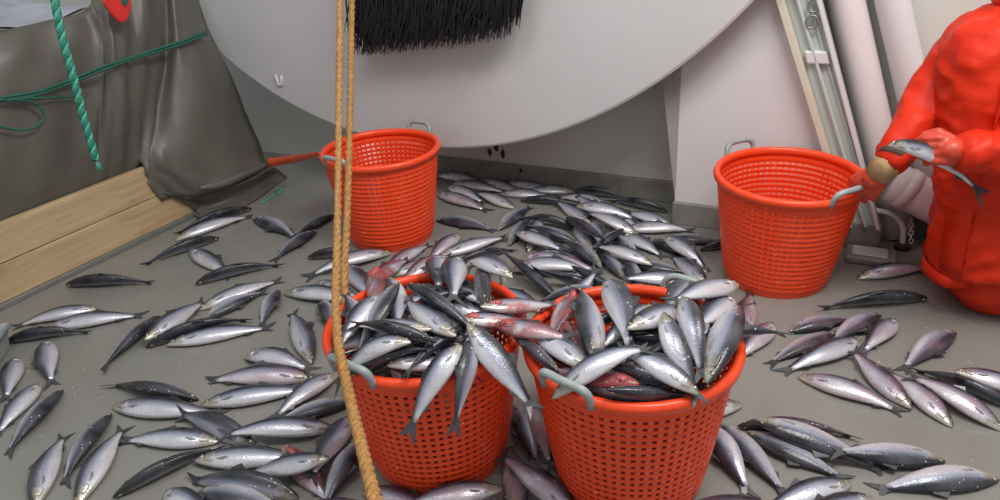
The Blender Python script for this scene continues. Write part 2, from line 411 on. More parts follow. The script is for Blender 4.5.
# ------------------------------------------------------------ pen boards, tarpaulin, ropes at left
B0 = Vector((-1.94, 2.48, 0)); B1 = Vector((-1.46, 3.29, 0)); BD = (B1 - B0).normalized(); BN = Vector((-BD.y, BD.x, 0))   # BN points away from the camera side
def bpix(px, py, off=0.): return on_plane(px, py, B0 + BN * off, BN)
L_b = .985
for k, (z0, hh) in enumerate(((.022, .145), (.17, .145))):
    bb = MB(); bb.box((0, 0, 0), (1.75, 0, 0), (0, .035, 0), (0, 0, hh))
    o = bb.build('plank', M['pine'], smooth=False, bevel=.004)
    o.location = B0 + BD * (L_b - 1.75) + BN * .0 + Z * z0 + BD * (-.01 * k); o.rotation_euler.z = math.atan2(BD.y, BD.x)
    tag(o, ('lower' if k == 0 else 'upper') + ' pine plank of the low pen wall beside the tarpaulin', 'plank')
bb = MB(); bb.box(B0 + BD * (L_b - 1.75) - BN * .012, BD * 1.76, BN * .06, Z * .022)
tag(bb.build('sill_rail', M['steel'], smooth=False, bevel=.003), 'narrow grey steel sill rail under the pine planks', 'rail')
for q, col in (((44, 273), 0), ((63, 264), 0), ((27, 270), 0)): pass

# crate hidden under the tarpaulin, its pale sheet showing at the top
bb = MB(); bb.box(B0 + BD * -.6 + BN * .12, BD * 1.5, BN * .8, Z * .93)
tag(bb.build('covered_crate', M['blue_sheet'], smooth=False, bevel=.02), 'crate under the tarpaulin with a pale bluish white top', 'crate')
bb = MB(); rows = []
N1, N2 = 22, 12
for j in range(N2):
    row = []
    for i in range(N1):
        s = -.5 + 1.30 * i / (N1 - 1); d = .10 + .75 * j / (N2 - 1)
        row.append(B0 + BD * s + BN * d + Z * (.975 + .10 * (d - .1) + .018 * math.sin(s * 17 + d * 9) + .014 * math.sin(d * 23 - s * 8) + .02 * rnd.random()))
    rows.append(row)
v = [p for r_ in rows for p in r_]; v += [p - Z * .01 for p in v]
n0 = N1 * N2
f = [(j * N1 + i, j * N1 + i + 1, (j + 1) * N1 + i + 1, (j + 1) * N1 + i) for j in range(N2 - 1) for i in range(N1 - 1)]
f += [tuple(n0 + x for x in q[::-1]) for q in f]
bb.add(v, f); o = bb.build('plastic_sheet', M['blue_sheet']); o.modifiers.new('s', 'SUBSURF').levels = 1
tag(o, 'crumpled bluish white plastic sheet lying on the covered crate', 'sheet')

# tarpaulin as control rows (top to bottom); each point: photo direction + distance behind (+) the plank face
ctrl = [
    [(-90, 52, .10), (-40, 40, .10), (0, 31, .10), (50, 20, .10), (84, 11, .09), (92, -2, .10), (108, -14, .07), (125, -30, .09), (145, -40, .07), (160, -48, .11), (166, -52, .06), (174, -56, .07), (182, -58, .12)],
    [(-90, 90, .05), (-40, 78, .05), (0, 68, .05), (50, 55, .05), (95, 45, .05), (106, 38, .02), (116, 36, .00), (130, 32, .03), (148, 30, .03), (166, 28, .06), (176, 25, .00), (192, 20, .02), (202, 16, .10)],
    [(-90, 150, .04), (-40, 135, .04), (0, 118, .04), (50, 105, .03), (96, 95, .04), (106, 92, .01), (118, 88, -.02), (132, 82, .0), (150, 74, .02), (165, 66, .05), (178, 66, -.03), (205, 62, -.03), (222, 58, .06)],
    [(-90, 230, .03), (-40, 205, .03), (0, 180, .03), (50, 160, .03), (90, 145, .03), (104, 140, .02), (120, 132, -.01), (134, 126, .01), (148, 120, .02), (160, 112, .03), (178, 108, -.05), (212, 104, -.06), (243, 104, .02)],
    [(-90, 275, .04), (-40, 250, .04), (0, 234, .04), (50, 208, .04), (90, 188, .04), (104, 180, .04), (120, 172, .038), (134, 166, .03), (146, 160, .0), (156, 156, -.025), (180, 160, -.07), (218, 152, -.09), (258, 140, -.04)],
    [(-90, 295, .06), (-40, 270, .06), (0, 254, .06), (50, 228, .06), (90, 208, .06), (104, 200, .06), (120, 192, .06), (134, 186, .05), (150, 178, -.005), (166, 176, -.035), (190, 180, -.08), (226, 172, -.11), (265, 160, -.08)],
    [(-90, 310, .07), (-40, 290, .07), (0, 274, .07), (50, 248, .07), (90, 228, .07), (104, 220, .07), (120, 212, .07), (140, 204, .06), (168, 198, -.01), (180, 196, -.04), (204, 196, -.09), (234, 186, -.14), (272, 168, -.14)],
]
flap = [(156, 172, -.02), (190, 196, -.09), (228, 186, -.13), (266, 166, -.09)]
rows3 = [[bpix(*p[:2], p[2]) for p in r_] for r_ in ctrl]
grid = []
S = 5
rows_s = [catmull(r_, S) for r_ in rows3]
cols = list(zip(*rows_s)); cols_s = [catmull(c_, S) for c_ in cols]
nc, nr = len(cols_s), len(cols_s[0])
v = []
for ci in range(nc):
    for ri in range(nr):
        p = cols_s[ci][ri]; a = ci * .55 + ri * .12
        p = p - BN * (.006 * math.sin(a * 2.1) + .004 * math.sin(ci * .9 - ri * .7) + .003 * rnd.random())
        p.z = max(p.z, .012); of_ = (p - B0).dot(BN)
        if p.z < .328 and (p - B0).dot(BD) < L_b + .02 and -.012 < of_ < .048:      # clear of the planks: hangs behind or in front of them
            p = p + BN * ((-.012 if of_ < .022 else .048) - of_)
        v.append(p)
f = [(ci * nr + ri, ci * nr + ri + 1, (ci + 1) * nr + ri + 1, (ci + 1) * nr + ri) for ci in range(nc - 1) for ri in range(nr - 1)]
def straddles(q):
    o_ = [(v[i] - B0).dot(BN) for i in q]; return min(v[i].z for i in q) < .325 and min(o_) < .0 and max(o_) > .03 and min((v[i] - B0).dot(BD) for i in q) < L_b + .01
f = [q for q in f if not straddles(q)]
tarp = empty('tarpaulin', B0 + BD * .5); tag(tarp, 'grey tarpaulin draped over a crate and hanging behind the pine planks', 'tarpaulin')
bb = MB(); bb.add(v, f); o = bb.build('sheet', M['tarp'], tarp, tarp.location)
mo = o.modifiers.new('th', 'SOLIDIFY'); mo.thickness = .004; mo.offset = 0
# trailing hem that lies on the deck
fl = [
    [bpix(162, 192, -.012), bpix(182, 196, -.045), bpix(206, 195, -.095), bpix(236, 185, -.145), bpix(273, 167, -.145)],
    [at_z(180, 205, .05), at_z(198, 206, .045), at_z(218, 203, .045), at_z(246, 192, .045), at_z(280, 171, .045)],
    [at_z(197, 217, .010), at_z(206, 218, .01), at_z(226, 213, .01), at_z(256, 200, .008), at_z(287, 177, .008)],
]
rs = [catmull(r_, 6) for r_ in fl]; cs_ = [catmull(c_, 5) for c_ in zip(*rs)]
nc, nr = len(cs_), len(cs_[0]); v = []
for ci in range(nc):
    for ri in range(nr):
        p = cs_[ci][ri] + Z * .003 * math.sin(ci * .8 + ri * .5); p.z = max(p.z, .008); of_ = (p - B0).dot(BN)
        if of_ > -.022 and (p - B0).dot(BD) < L_b + .03: p = p + BN * (-.022 - of_)
        v.append(p)
f = [(ci * nr + ri, ci * nr + ri + 1, (ci + 1) * nr + ri + 1, (ci + 1) * nr + ri) for ci in range(nc - 1) for ri in range(nr - 1)]
bb = MB(); bb.add(v, f); o = bb.build('trailing_hem', M['tarp'], tarp, tarp.location)
mo = o.modifiers.new('th', 'SOLIDIFY'); mo.thickness = .004; mo.offset = 0
bb = MB(); bb.tube(catmull([bpix(200, 188, -.135), bpix(222, 184, -.15), bpix(245, 174, -.16), bpix(268, 164, -.14)], 5), [.02 * (1 - abs(2 * i / 15 - 1) ** 3 * .6) for i in range(16)], 12)
bb.build('rolled_hem', M['tarp'], tarp, tarp.location)

# green cord tied round the tarpaulin
cord = empty('green_cord', bpix(100, 75, -.04)); tag(cord, 'thin dark green cord tied round the tarpaulin with a hanging loop', 'cord')
def cordpath(pts, off): return catmull([bpix(x, y, off(x) if callable(off) else off) for x, y in pts], 6)
coff = lambda x: -.005 if x < 100 else -.045
bb = MB(); bb.tube(cordpath([(-60, 113), (0, 98), (40, 91), (75, 78), (105, 66), (130, 58), (160, 48), (185, 40), (206, 31)], coff), .006, 8)
bb.tube(cordpath([(-60, 116), (0, 101), (40, 94), (78, 80), (106, 69), (130, 60), (160, 51), (185, 43), (207, 34)], coff), .006, 8)
bb.build('band', M['green_cord'], cord, cord.location)
bb = MB(); bb.tube(cordpath([(-20, 100), (5, 100), (30, 101), (43, 112), (40, 124), (25, 130), (0, 127), (-20, 122)], -.01), .005, 8); bb.build('loop', M['green_cord'], cord, cord.location)
bb = MB(); bb.tube(cordpath([(22, 98), (45, 98), (62, 97), (78, 96)], -.01), .005, 8); bb.build('loose_end', M['green_cord'], cord, cord.location)
# thick braided green rope hanging free
GO = -.18
path = catmull([bpix(50, -60, GO), bpix(55, 0, GO), bpix(63, 40, GO), bpix(74, 80, GO), bpix(85, 122, GO), bpix(96, 160, GO)], 14)
gr = empty('braided_rope', path[-1]); tag(gr, 'thick braided green rope hanging down in front of the tarpaulin', 'rope')
for k, pp in enumerate(laid_rope(path, .0085, 4, .085)):
    bb = MB(); bb.tube(pp, .0075, 7); bb.build('strand', M['green_rope'] if k % 2 else M['green_rope_pale'], gr, gr.location)
bb = MB()
for k in range(9): 
    d = Vector((rnd.uniform(-.012, .012), rnd.uniform(-.012, .012), -.03 - .02 * rnd.random())); bb.tube([path[-2], path[-1] + d * .5, path[-1] + d], [.005, .004, .002], 5)
bb.build('frayed_end', M['green_rope_pale'], gr, gr.location)
# red float tag with a hole
ft = empty('red_float', bpix(118, 8, -.06)); tag(ft, 'red pointed plastic tag with a green core on the tarpaulin top', 'tag')
outl = [(103, -12), (105, 4), (112, 14), (121, 23), (127, 21), (131, 12), (133, -12)]
inn = [(119, -6), (121, 2), (125, 7), (128, 3), (127, -6), (124, -9), (121, -9)]
fo = [bpix(x, y, -.075) for x, y in outl]; fi = [bpix(x, y, -.075) for x, y in inn]
bb = MB(); bb.add(fo + [p + BN * .02 for p in fo], [tuple(range(7)), tuple(range(13, 6, -1))] + [(i, (i + 1) % 7, 7 + (i + 1) % 7, 7 + i) for i in range(7)])
bb.build('body', M['red_plastic'], ft, ft.location, smooth=False, bevel=.006)
bb = MB(); bb.add([p - BN * .004 for p in fi] + [p + BN * .01 for p in fi], [tuple(range(7)), tuple(range(13, 6, -1))] + [(i, (i + 1) % 7, 7 + (i + 1) % 7, 7 + i) for i in range(7)])
bb.build('core', M['green_cord'], ft, ft.location, smooth=False)

# golden ropes
def dpt(px, py, d): return CAM + ray(px, py) * d
top1 = dpt(340, 0, 2.3); p2 = dpt(337, 250, 1.86)
d_ = (top1 - p2)
ROPES = []
def rope_obj(name, ctrlp, label, rad=.0085):
    path = catmull(ctrlp, 22); ROPES.append(path); r = empty(name, path[-1])
    for pp in laid_rope(path, rad * .40, 3, .075): 
        bb = MB(); bb.tube(pp, rad * .66, 8); bb.build('strand', M['gold_rope'], r, r.location)
    return tag(r, label, 'rope')
rope_obj('golden_rope', [top1 + d_ * .9, top1, dpt(339, 100, 2.14), p2, dpt(336, 290, 1.76), dpt(338, 340, 1.60), dpt(345, 375, 1.46), dpt(354, 415, 1.30), dpt(375, 500, 1.0), dpt(392, 560, .86)],
         'golden laid rope slung over the rim of the full basket', .0108)
t2 = dpt(352, 0, 2.42); q2 = dpt(347, 220, 2.1)
rope_obj('golden_rope', [t2 + (t2 - q2) * .9, t2, dpt(350, 110, 2.25), q2, dpt(345, 262, 2.03), dpt(345, 300, 1.98), dpt(348, 325, 1.95)],
         'darker golden rope hanging behind the other and ending in the fish', .0108)

# ------------------------------------------------------------ baskets
HB, RB, RT = .408, .175, .25
def radius(z): return RB + (RT - .012 - RB) * min(1, (z / HB)) ** .85
def basket_parts(hr=.54, hc=.48, rib=.0018):
    """perforated wall, rim, base and two handles, standing on the origin; handles lie on the local x axis"""
    NCOL, NROW = 64, 17
    zl, wv = [0.0], [0]
    z0, z1 = .03, HB - .045; ph = (z1 - z0) / NROW
    zz = [0, .015]
    for r_ in range(NROW):
        zz += [z0 + r_ * ph, z0 + r_ * ph + ph * hr]
    zz += [z0 + NROW * ph, HB - .012]
    v, f = [], []
    nc = NCOL * 2
    for i, z in enumerate(zz):
        hole_row = 2 <= i < 2 + 2 * NROW
        for k in range(nc):
            a = 2 * math.pi * (k // 2 + (hc if k % 2 else 0)) / NCOL
            rr = radius(z) + (rib if (hole_row and i % 2 == 1) else 0) * 1
            v.append((math.cos(a) * rr, math.sin(a) * rr, z))
    for i in range(len(zz) - 1):
        for k in range(nc):
            if 2 <= i < 2 + 2 * NROW and i % 2 == 0 and k % 2 == 0: continue
            f.append((i * nc + k, i * nc + (k + 1) % nc, (i + 1) * nc + (k + 1) % nc, (i + 1) * nc + k))
    # square off ribs: pull web rows out a little
    wall = MB(); wall.add(v, f)
    rim = MB(); n = 72; pr = [(RT - .022, HB - .03), (RT - .010, HB - .030), (RT - .001, HB - .024), (RT + .001, HB - .012), (RT - .003, HB - .003), (RT - .011, HB), (RT - .019, HB - .003), (RT - .023, HB - .012)]
    q = [(math.cos(2 * math.pi * k / n) * r_, math.sin(2 * math.pi * k / n) * r_, z) for (r_, z) in pr for k in range(n)]
    e = len(pr)
    rim.add(q, [(i * n + k, i * n + (k + 1) % n, ((i + 1) % e) * n + (k + 1) % n, ((i + 1) % e) * n + k) for i in range(e) for k in range(n)])
    base = MB(); base.tube([(0, 0, 0), (0, 0, .008)], RB - .001, 64)
    hs = []
    for sg in (1, -1):
        h = MB(); R_ = RT - .004
        w_ = .062; pts = []
        for tt in np.linspace(0, 1, 21):
            a = math.pi * tt; x = math.copysign(abs(math.cos(a)) ** .45, math.cos(a)) * w_; zz_ = abs(math.sin(a)) ** .6 * .052
            ang = x / R_; rr = R_ + .012 * (zz_ / .052)
            pts.append((sg * math.cos(ang) * rr, math.sin(ang) * rr, HB - .022 + zz_))
        h.tube(pts, [.0085] * 3 + [.0095] * 15 + [.0085] * 3, 10); hs.append(h)
    return wall, rim, base, hs
BK = {}
wall, rim, base, hs = basket_parts()
wall_fine = basket_parts(.40, .30, .0035)[0]
def make_basket(loc, az, label, tilt=(0, 0), fine=False, first=[None]):
    r = empty('fish_basket', loc); r.rotation_euler = (tilt[0], tilt[1], az)
    if first[0] is None:
        o1 = wall.build('perforated_wall', M['basket'], None, smooth=False); mo = o1.modifiers.new('th', 'SOLIDIFY'); mo.thickness = .0042; mo.offset = -1
        o2 = rim.build('rim', M['basket']); o3 = base.build('base', M['basket'], smooth=False)
        o4 = [h.build('handle', M['handle']) for h in hs]
        first[0] = [o1, o2, o3] + o4
        for o in first[0]: o.parent = r
        for o in o4: o.parent = o2
    else:
        cp_ = []
        for s_ in first[0]:
            o = s_.copy(); C.objects.link(o); o.parent = cp_[1] if len(cp_) > 2 else r; cp_.append(o)
    if fine:
        o = [c_ for c_ in C.objects if c_.parent == r and c_.name.startswith('perforated_wall')][0]; nm = o.name; bpy.data.objects.remove(o)
        o = wall_fine.build('perforated_wall', M['basket'], None, smooth=False); mo = o.modifiers.new('th', 'SOLIDIFY'); mo.thickness = .0042; mo.offset = -1; o.parent = r
    tag(r, label, 'basket', 'orange fish baskets')
    return r
PA, PB, PC, PD = Vector((-.465, 2.906, 0)), Vector((-.197, 1.527, 0)), Vector((.2855, 1.392, 0)), Vector((1.0, 2.326, 0))
def az_to(P, px, py): q = at_z(px, py, HB) - P; return math.atan2(q.y, q.x)
make_basket(PB, az_to(PB, 350, 372), 'orange basket heaped with herring with the golden rope over its rim')
make_basket(PC, az_to(PC, 577, 380), 'orange basket heaped with herring with a grey handle across a fish')
make_basket(PD, az_to(PD, 852, 196), 'empty orange basket held at its grey handle by the person', (0, math.radians(2)), True)
make_basket(PA, az_to(PA, 343, 162), 'empty orange basket with grey handles tied to the tarpaulin by a strap', (0, 0), True)

# strap between basket A and the tarpaulin corner
st = [at_z(268, 163, .17), at_z(280, 161, .20), at_z(296, 158.5, .26), at_z(309, 156, .33), at_z(319, 153, .385)]
p = catmull(st, 6); bb = MB(); v = []
for i, q in enumerate(p):
    tw = math.radians(95 - 60 * i / len(p)); d = Vector((0, -math.cos(tw), math.sin(tw))) * .022
    v += [q - d, q + d]
bb.add(v, [(2 * i, 2 * i + 1, 2 * i + 3, 2 * i + 2) for i in range(len(p) - 1)])
o = bb.build('strap', M['strap']); mo = o.modifiers.new('t', 'SOLIDIFY'); mo.thickness = .003
tag(o, 'flat orange red webbing strap from tarpaulin corner to basket rim', 'strap')
# scrap of green twine on the deck by the tarpaulin corner
q0 = at_z(278, 193, .004); bb = MB()
bb.tube(catmull([at_z(262, 203, .004), at_z(270, 198, .005), q0, at_z(281, 190, .012), at_z(276, 189, .01), at_z(279, 194, .012)], 6), .004, 6)
tag(bb.build('twine_scrap', M['green_rope_pale']), 'small scrap of bright green twine on deck by tarpaulin corner', 'twine')

# pale tub whose corner shows beside the planks
tb = at_z(10, 349); bb = MB(); e1 = (-BN * -1).normalized()
tubr = empty('tub', tb + Vector((-.2, -.05, 0))); tag(tubr, 'pale grey green plastic tub standing beside the pine planks', 'tub')
dx_, dy_ = Vector((-.985, -.17, 0)), Vector((.17, -.985, 0))
c0 = [tb, tb + dx_ * .26, tb + dx_ * .26 + dy_ * .3, tb + dy_ * .3]; out = -(dx_ + dy_) * .012
gro = lambda k: [c0[0] - (dx_ + dy_) * k, c0[1] + (dx_ - dy_) * k, c0[2] + (dx_ + dy_) * k, c0[3] + (dy_ - dx_) * k]
lo, hi = gro(0), [p + Z * .085 for p in gro(.018)]; hi2 = [p + Z * .085 for p in gro(.0)]; lo2 = [p + Z * .012 for p in gro(-.015)]
bb.add(lo + hi + hi2 + lo2, [(3, 2, 1, 0)] + [(i, (i + 1) % 4, 4 + (i + 1) % 4, 4 + i) for i in range(4)] + [(4 + i, 4 + (i + 1) % 4, 8 + (i + 1) % 4, 8 + i) for i in range(4)] + [(8 + i, 8 + (i + 1) % 4, 12 + (i + 1) % 4, 12 + i) for i in range(4)] + [(12, 13, 14, 15)])
bb.build('shell', M['handle'], tubr, tubr.location, smooth=False, bevel=.006)
bb = MB(); rp = [p + Z * .085 for p in gro(.02)]; bb.tube(rp + [rp[0]], .008, 8); bb.build('lip', M['handle'], tubr, tubr.location)
# ------------------------------------------------------------ kneeling person in orange oilskins
def capsule(b, p, q, r0, r1, n=14):
    p, q = Vector(p), Vector(q); d = (q - p); L = d.length or 1e-6; d = d / L
    pts, rad = [], []
    for k in range(5):
        a = math.pi / 2 * k / 4 ; pts.append(p - d * r0 * math.cos(a)); rad.append(max(.0008, r0 * math.sin(a)))
    pts += [p.lerp(q, t_) for t_ in (.33, .66)]; rad += [r0 + (r1 - r0) * t_ for t_ in (.33, .66)]
    for k in range(5):
        a = math.pi / 2 * k / 4; pts.append(q + d * r1 * math.sin(a)); rad.append(max(.0008, r1 * math.cos(a)))
    b.tube(pts, rad, n)
def ellipsoid(b, c, rx, ry, rz, rot=None, n=16, m_=10):
    c = Vector(c); v = []
    for i in range(m_ + 1):
        th = math.pi * i / m_
        for k in range(n):
            a = 2 * math.pi * k / n; p = Vector((math.sin(max(th, .02) if i < m_ else .02) * math.cos(a) * rx, math.sin(max(th, .02) if i < m_ else .02) * math.sin(a) * ry, math.cos(th) * rz))
            v.append(c + (rot @ p if rot else p))
    f = [(i * n + k, i * n + (k + 1) % n, (i + 1) * n + (k + 1) % n, (i + 1) * n + k) for i in range(m_) for k in range(n)] + [tuple(range(n)), tuple(m_ * n + k for k in range(n - 1, -1, -1))]
    b.add(v, f)
def union(b, name, mat, parent, voxel, smooth=6, wrinkle=0.):
    o = b.build(name, mat); r = o.modifiers.new('r', 'REMESH'); r.mode = 'VOXEL'; r.voxel_size = voxel
    s = o.modifiers.new('s', 'SMOOTH'); s.iterations = smooth; s.factor = .5
    me = bpy.data.meshes.new_from_object(o.evaluated_get(bpy.context.evaluated_depsgraph_get()))
    bpy.data.objects.remove(o); me.name = name
    if wrinkle:
        from mathutils import noise as mn
        nrm_ = [v_.normal.copy() for v_ in me.vertices]
        for vtx, nv_ in zip(me.vertices, nrm_):
            c = vtx.co; k = 1.3 * (.5 - abs(mn.noise(Vector((c.x * 9 + c.z * 4, c.y * 9, c.z * 14 - c.x * 8))))) + .35 * mn.noise(Vector((c.x * 20, c.y * 20, c.z * 28)))
            vtx.co = c + nv_ * k * wrinkle
    me.transform(Matrix.Translation(-parent.location))
    me.polygons.foreach_set('use_smooth', [True] * len(me.polygons)); me.materials.clear(); me.materials.append(mat)
    return link(bpy.data.objects.new(name, me), parent)
bpy.context.view_layer.update()
per = empty('person', (1.66, 2.08, 0)); tag(per, 'person in orange red oilskins kneeling on deck gripping a basket handle', 'person')
hip, chest, neck = Vector((1.74, 2.08, .34)), Vector((1.60, 2.10, .72)), Vector((1.56, 2.10, .95))
head = Vector((1.50, 2.10, 1.10))
shR, elR, wrR, haR = at_y(975, 42, 2.22), at_y(929, 98, 2.17), at_y(893, 157, 2.06), at_y(868, 188, 2.085)
shL, elL, wrL, haL = Vector((1.58, 1.92, .86)), Vector((1.60, 1.80, .60)), at_y(962, 152, 1.86), at_y(936, 150, 1.87)
kn = [Vector((1.545, 2.00, .085)), Vector((1.57, 2.22, .085))]; an = [Vector((1.93, 1.98, .06)), Vector((1.94, 2.20, .06))]
# body: head, neck, trunk and limbs in one skin
b = MB()
ellipsoid(b, head, .085, .070, .105); ellipsoid(b, head + Vector((-.035, 0, -.05)), .055, .05, .06); capsule(b, neck, head + Vector((.01, 0, -.06)), .05, .048)
capsule(b, head + Vector((-.083, 0, .0)), head + Vector((-.098, 0, -.022)), .009, .013)
for sg in (-1, 1): ellipsoid(b, head + Vector((.01, sg * .07, -.01)), .018, .008, .03)
capsule(b, head + Vector((-.075, -.02, -.055)), head + Vector((-.075, .02, -.055)), .010, .010)
capsule(b, hip, chest, .11, .12); capsule(b, chest, neck, .12, .055); capsule(b, shR, shL, .055, .055)
for s_, e_, w_ in ((shR, elR, wrR), (shL, elL, wrL)): capsule(b, s_, e_, .048, .04); capsule(b, e_, w_, .04, .028)
for k_, a_ in zip(kn, an): capsule(b, hip, k_ + Z * .0, .075, .06); capsule(b, k_, a_, .055, .04)
union(b, 'body', M['skin'], per, .009, 4)
# eyes and hair
for sg in (-1, 1):
    b = MB(); ellipsoid(b, head + Vector((-.078, sg * .03, .008)), .008, .012, .008); b.build('eye', M['pupil'], per, per.location)
b = MB(); ellipsoid(b, head + Vector((.018, 0, .022)), .090, .078, .100); b.build('hair', M['hair'], per, per.location)
# jacket
b = MB()
capsule(b, at_y(1000, 215, 2.08), at_y(1002, 60, 2.10), .165, .16, 20); capsule(b, chest, neck - Z * .06, .165, .10, 20)
capsule(b, at_y(984, 180, 2.0), at_y(990, 60, 2.06), .125, .125, 20); capsule(b, Vector((1.72, 2.17, .34)), Vector((1.66, 2.16, .62)), .15, .14, 20)
for (q0, q1, r0, r1) in ((at_y(993, 254, 2.02), at_y(990, 170, 2.03), .175, .135), (at_y(1050, 240, 2.12), at_y(1040, 150, 2.12), .21, .17)):
    b.tube([q0, q0.lerp(q1, .3), q0.lerp(q1, .7), q1], [r0, r0 * .94 + r1 * .06, r0 * .3 + r1 * .7, r1], 24)
capsule(b, shR, shL, .085, .09); capsule(b, shR, elR, .085, .068); capsule(b, elR, wrR, .068, .048)
capsule(b, shL, elL, .09, .078); capsule(b, elL, wrL.lerp(elL, .1), .078, .055)
capsule(b, neck - Z * .03, neck + Z * .02, .085, .088)
jk = union(b, 'jacket', M['suit'], per, .008, 3, .016)
# collar and hem as separate bands
b = MB(); b.tube([neck + Vector((math.cos(a) * .088 - .01, math.sin(a) * .085, .035 + .02 * math.cos(a))) for a in np.linspace(0, 2 * math.pi, 25)], .02, 8, caps=False); b.build('collar', M['suit'], per, per.location)
# hem band and front storm flap, laid on the jacket surface
jv = np.array([tuple(v_.co + per.location) for v_ in jk.data.vertices]); jc = (1.68, 2.08)
def outline(z, ang, win=.016, aw=.12):
    d_ = jv[np.abs(jv[:, 2] - z) < win]; dx_, dy_ = d_[:, 0] - jc[0], d_[:, 1] - jc[1]
    da = np.abs((np.arctan2(dy_, dx_) - ang + math.pi) % (2 * math.pi) - math.pi); ok = da < aw
    r_ = np.hypot(dx_, dy_)[ok]; r_ = r_[r_ < .34]
    return float(r_.max()) if len(r_) else .2
zh = float(np.sort(jv[:, 2])[40]) + .035
hp = []
for a in np.linspace(0, 2 * math.pi, 49)[:-1]:
    r_ = outline(zh, a); hp.append(Vector((jc[0] + math.cos(a) * (r_ + .001), jc[1] + math.sin(a) * (r_ + .001), zh)))
hp = [(hp[i - 1] + hp[i] * 2 + hp[(i + 1) % 48]) / 4 for i in range(48)]; hv_ = []
for q in hp: hv_ += [q + Z * .014 + (q - Vector((*jc, q.z))).normalized() * .004, q - Z * .022 + (q - Vector((*jc, q.z))).normalized() * .010]
b = MB(); b.add(hv_, [(2 * i, 2 * i + 1, (2 * i + 3) % 96, (2 * i + 2) % 96) for i in range(48)]); o = b.build('hem', M['suit'], per, per.location); mo = o.modifiers.new('t', 'SOLIDIFY'); mo.thickness = .006
b = MB(); fv = []
zs_ = np.linspace(zh + .03, .80, 16)
for z_ in zs_:
    for da in (-.12, .12):
        a = math.radians(203) + da; r_ = outline(z_, a, .02, .10); fv.append(Vector((jc[0] + math.cos(a) * (r_ + .003), jc[1] + math.sin(a) * (r_ + .003), z_)))
b.add(fv, [(2 * i, 2 * i + 1, 2 * i + 3, 2 * i + 2) for i in range(15)]); o = b.build('storm_flap', M['suit'], per, per.location); mo = o.modifiers.new('t', 'SOLIDIFY'); mo.thickness = .005
# trousers
b = MB()
for k_, a_ in zip(kn, an):
    capsule(b, hip, k_ + Vector((.03, 0, .02)), .12, .105, 18); capsule(b, k_ + Vector((.02, 0, .0)), a_, .085, .075, 16)
for k in range(5): capsule(b, kn[0].lerp(kn[1], k / 4) + Vector((.02, 0, .02)), kn[0].lerp(kn[1], k / 4) + Vector((.25, 0, .03)), .10, .10, 14)
o = union(b, 'trousers', M['suit'], per, .008, 4, .014)
for vtx in o.data.vertices: vtx.co.z = max(vtx.co.z, .004)
for a_ in an:
    b = MB(); capsule(b, a_ + Vector((.0, 0, .0)), a_ + Vector((.19, 0, .0)), .055, .042); ob = union(b, 'boot', M['bristle'], per, .008, 3)
# gloves: palm, four fingers and thumb
def glove(wr, palm_end, fdir, ndir, side, curl, mat, name='glove', sc=1.0):
    """fdir: along the hand, ndir: out of the back of the hand, side: towards the thumb"""
    b = MB(); fdir, ndir, side = (Vector(x).normalized() for x in (fdir, ndir, side))
    k0 = Vector(palm_end)
    capsule(b, wr, wr.lerp(k0, .5), .034 * sc, .036 * sc)
    for j in range(4): capsule(b, wr.lerp(k0, .3) + side * (.020 - .0135 * j) * sc, k0 + side * (.032 - .021 * j) * sc, .019 * sc, .0135 * sc)
    for j, ln in enumerate((.070, .078, .073, .058)):
        p = k0 + side * (.032 - .021 * j) * sc; d = fdir
        for sgm, fr_ in enumerate((.45, .32, .23)):
            a = curl * (sgm + 1) * (.75 + .12 * j * .3); dd = (fdir * math.cos(a) - ndir * math.sin(a)).normalized(); q = p + dd * ln * fr_ * sc
            capsule(b, p, q, (.0125 - .0012 * sgm) * sc, (.0115 - .0012 * sgm) * sc, 10); p = q
    t0 = wr.lerp(k0, .35) + side * .030 * sc; t1 = t0 + (side * .55 + fdir * .6 - ndir * .3).normalized() * .042 * sc; t2 = t1 + (fdir * .8 - ndir * .55 - side * .15).normalized() * .034 * sc
    capsule(b, t0, t1, .016 * sc, .0135 * sc, 10); capsule(b, t1, t2, .0135 * sc, .011 * sc, 10)
    return union(b, name, mat, per, .0042, 2)
fd = (haR - wrR).normalized()
glove(wrR.lerp(haR, .45), haR + Vector((.0, 0, .012)), fd, Vector((-.35, -.55, .75)), Vector((-.75, .6, .1)), .62, M['glove'], sc=1.05)
b = MB(); d = (wrR - elR).normalized(); b.tube([wrR - d * .004, wrR + d * .012], [.051, .048], 20); b.build('cuff', M['cuff_dark'], per, per.location)
b = MB(); dd_ = (haR - wrR).normalized(); b.tube([wrR + dd_ * .004, wrR + dd_ * .03, wrR.lerp(haR, .62)], [.044, .044, .041], 20); b.build('glove_cuff', M['cuff_tan'], per, per.location)
fdl = (haL - wrL).normalized()
glove(wrL, haL + Vector((.012, 0, 0)), fdl, Vector((-.1, -.8, .5)), Vector((-.1, .45, .9)), .75, M['glove'], sc=1.0)
b = MB(); d = (wrL - elL).normalized(); b.tube([wrL - d * .05, wrL + d * .01], [.056, .050], 20); b.build('cuff', M['suit'], per, per.location)


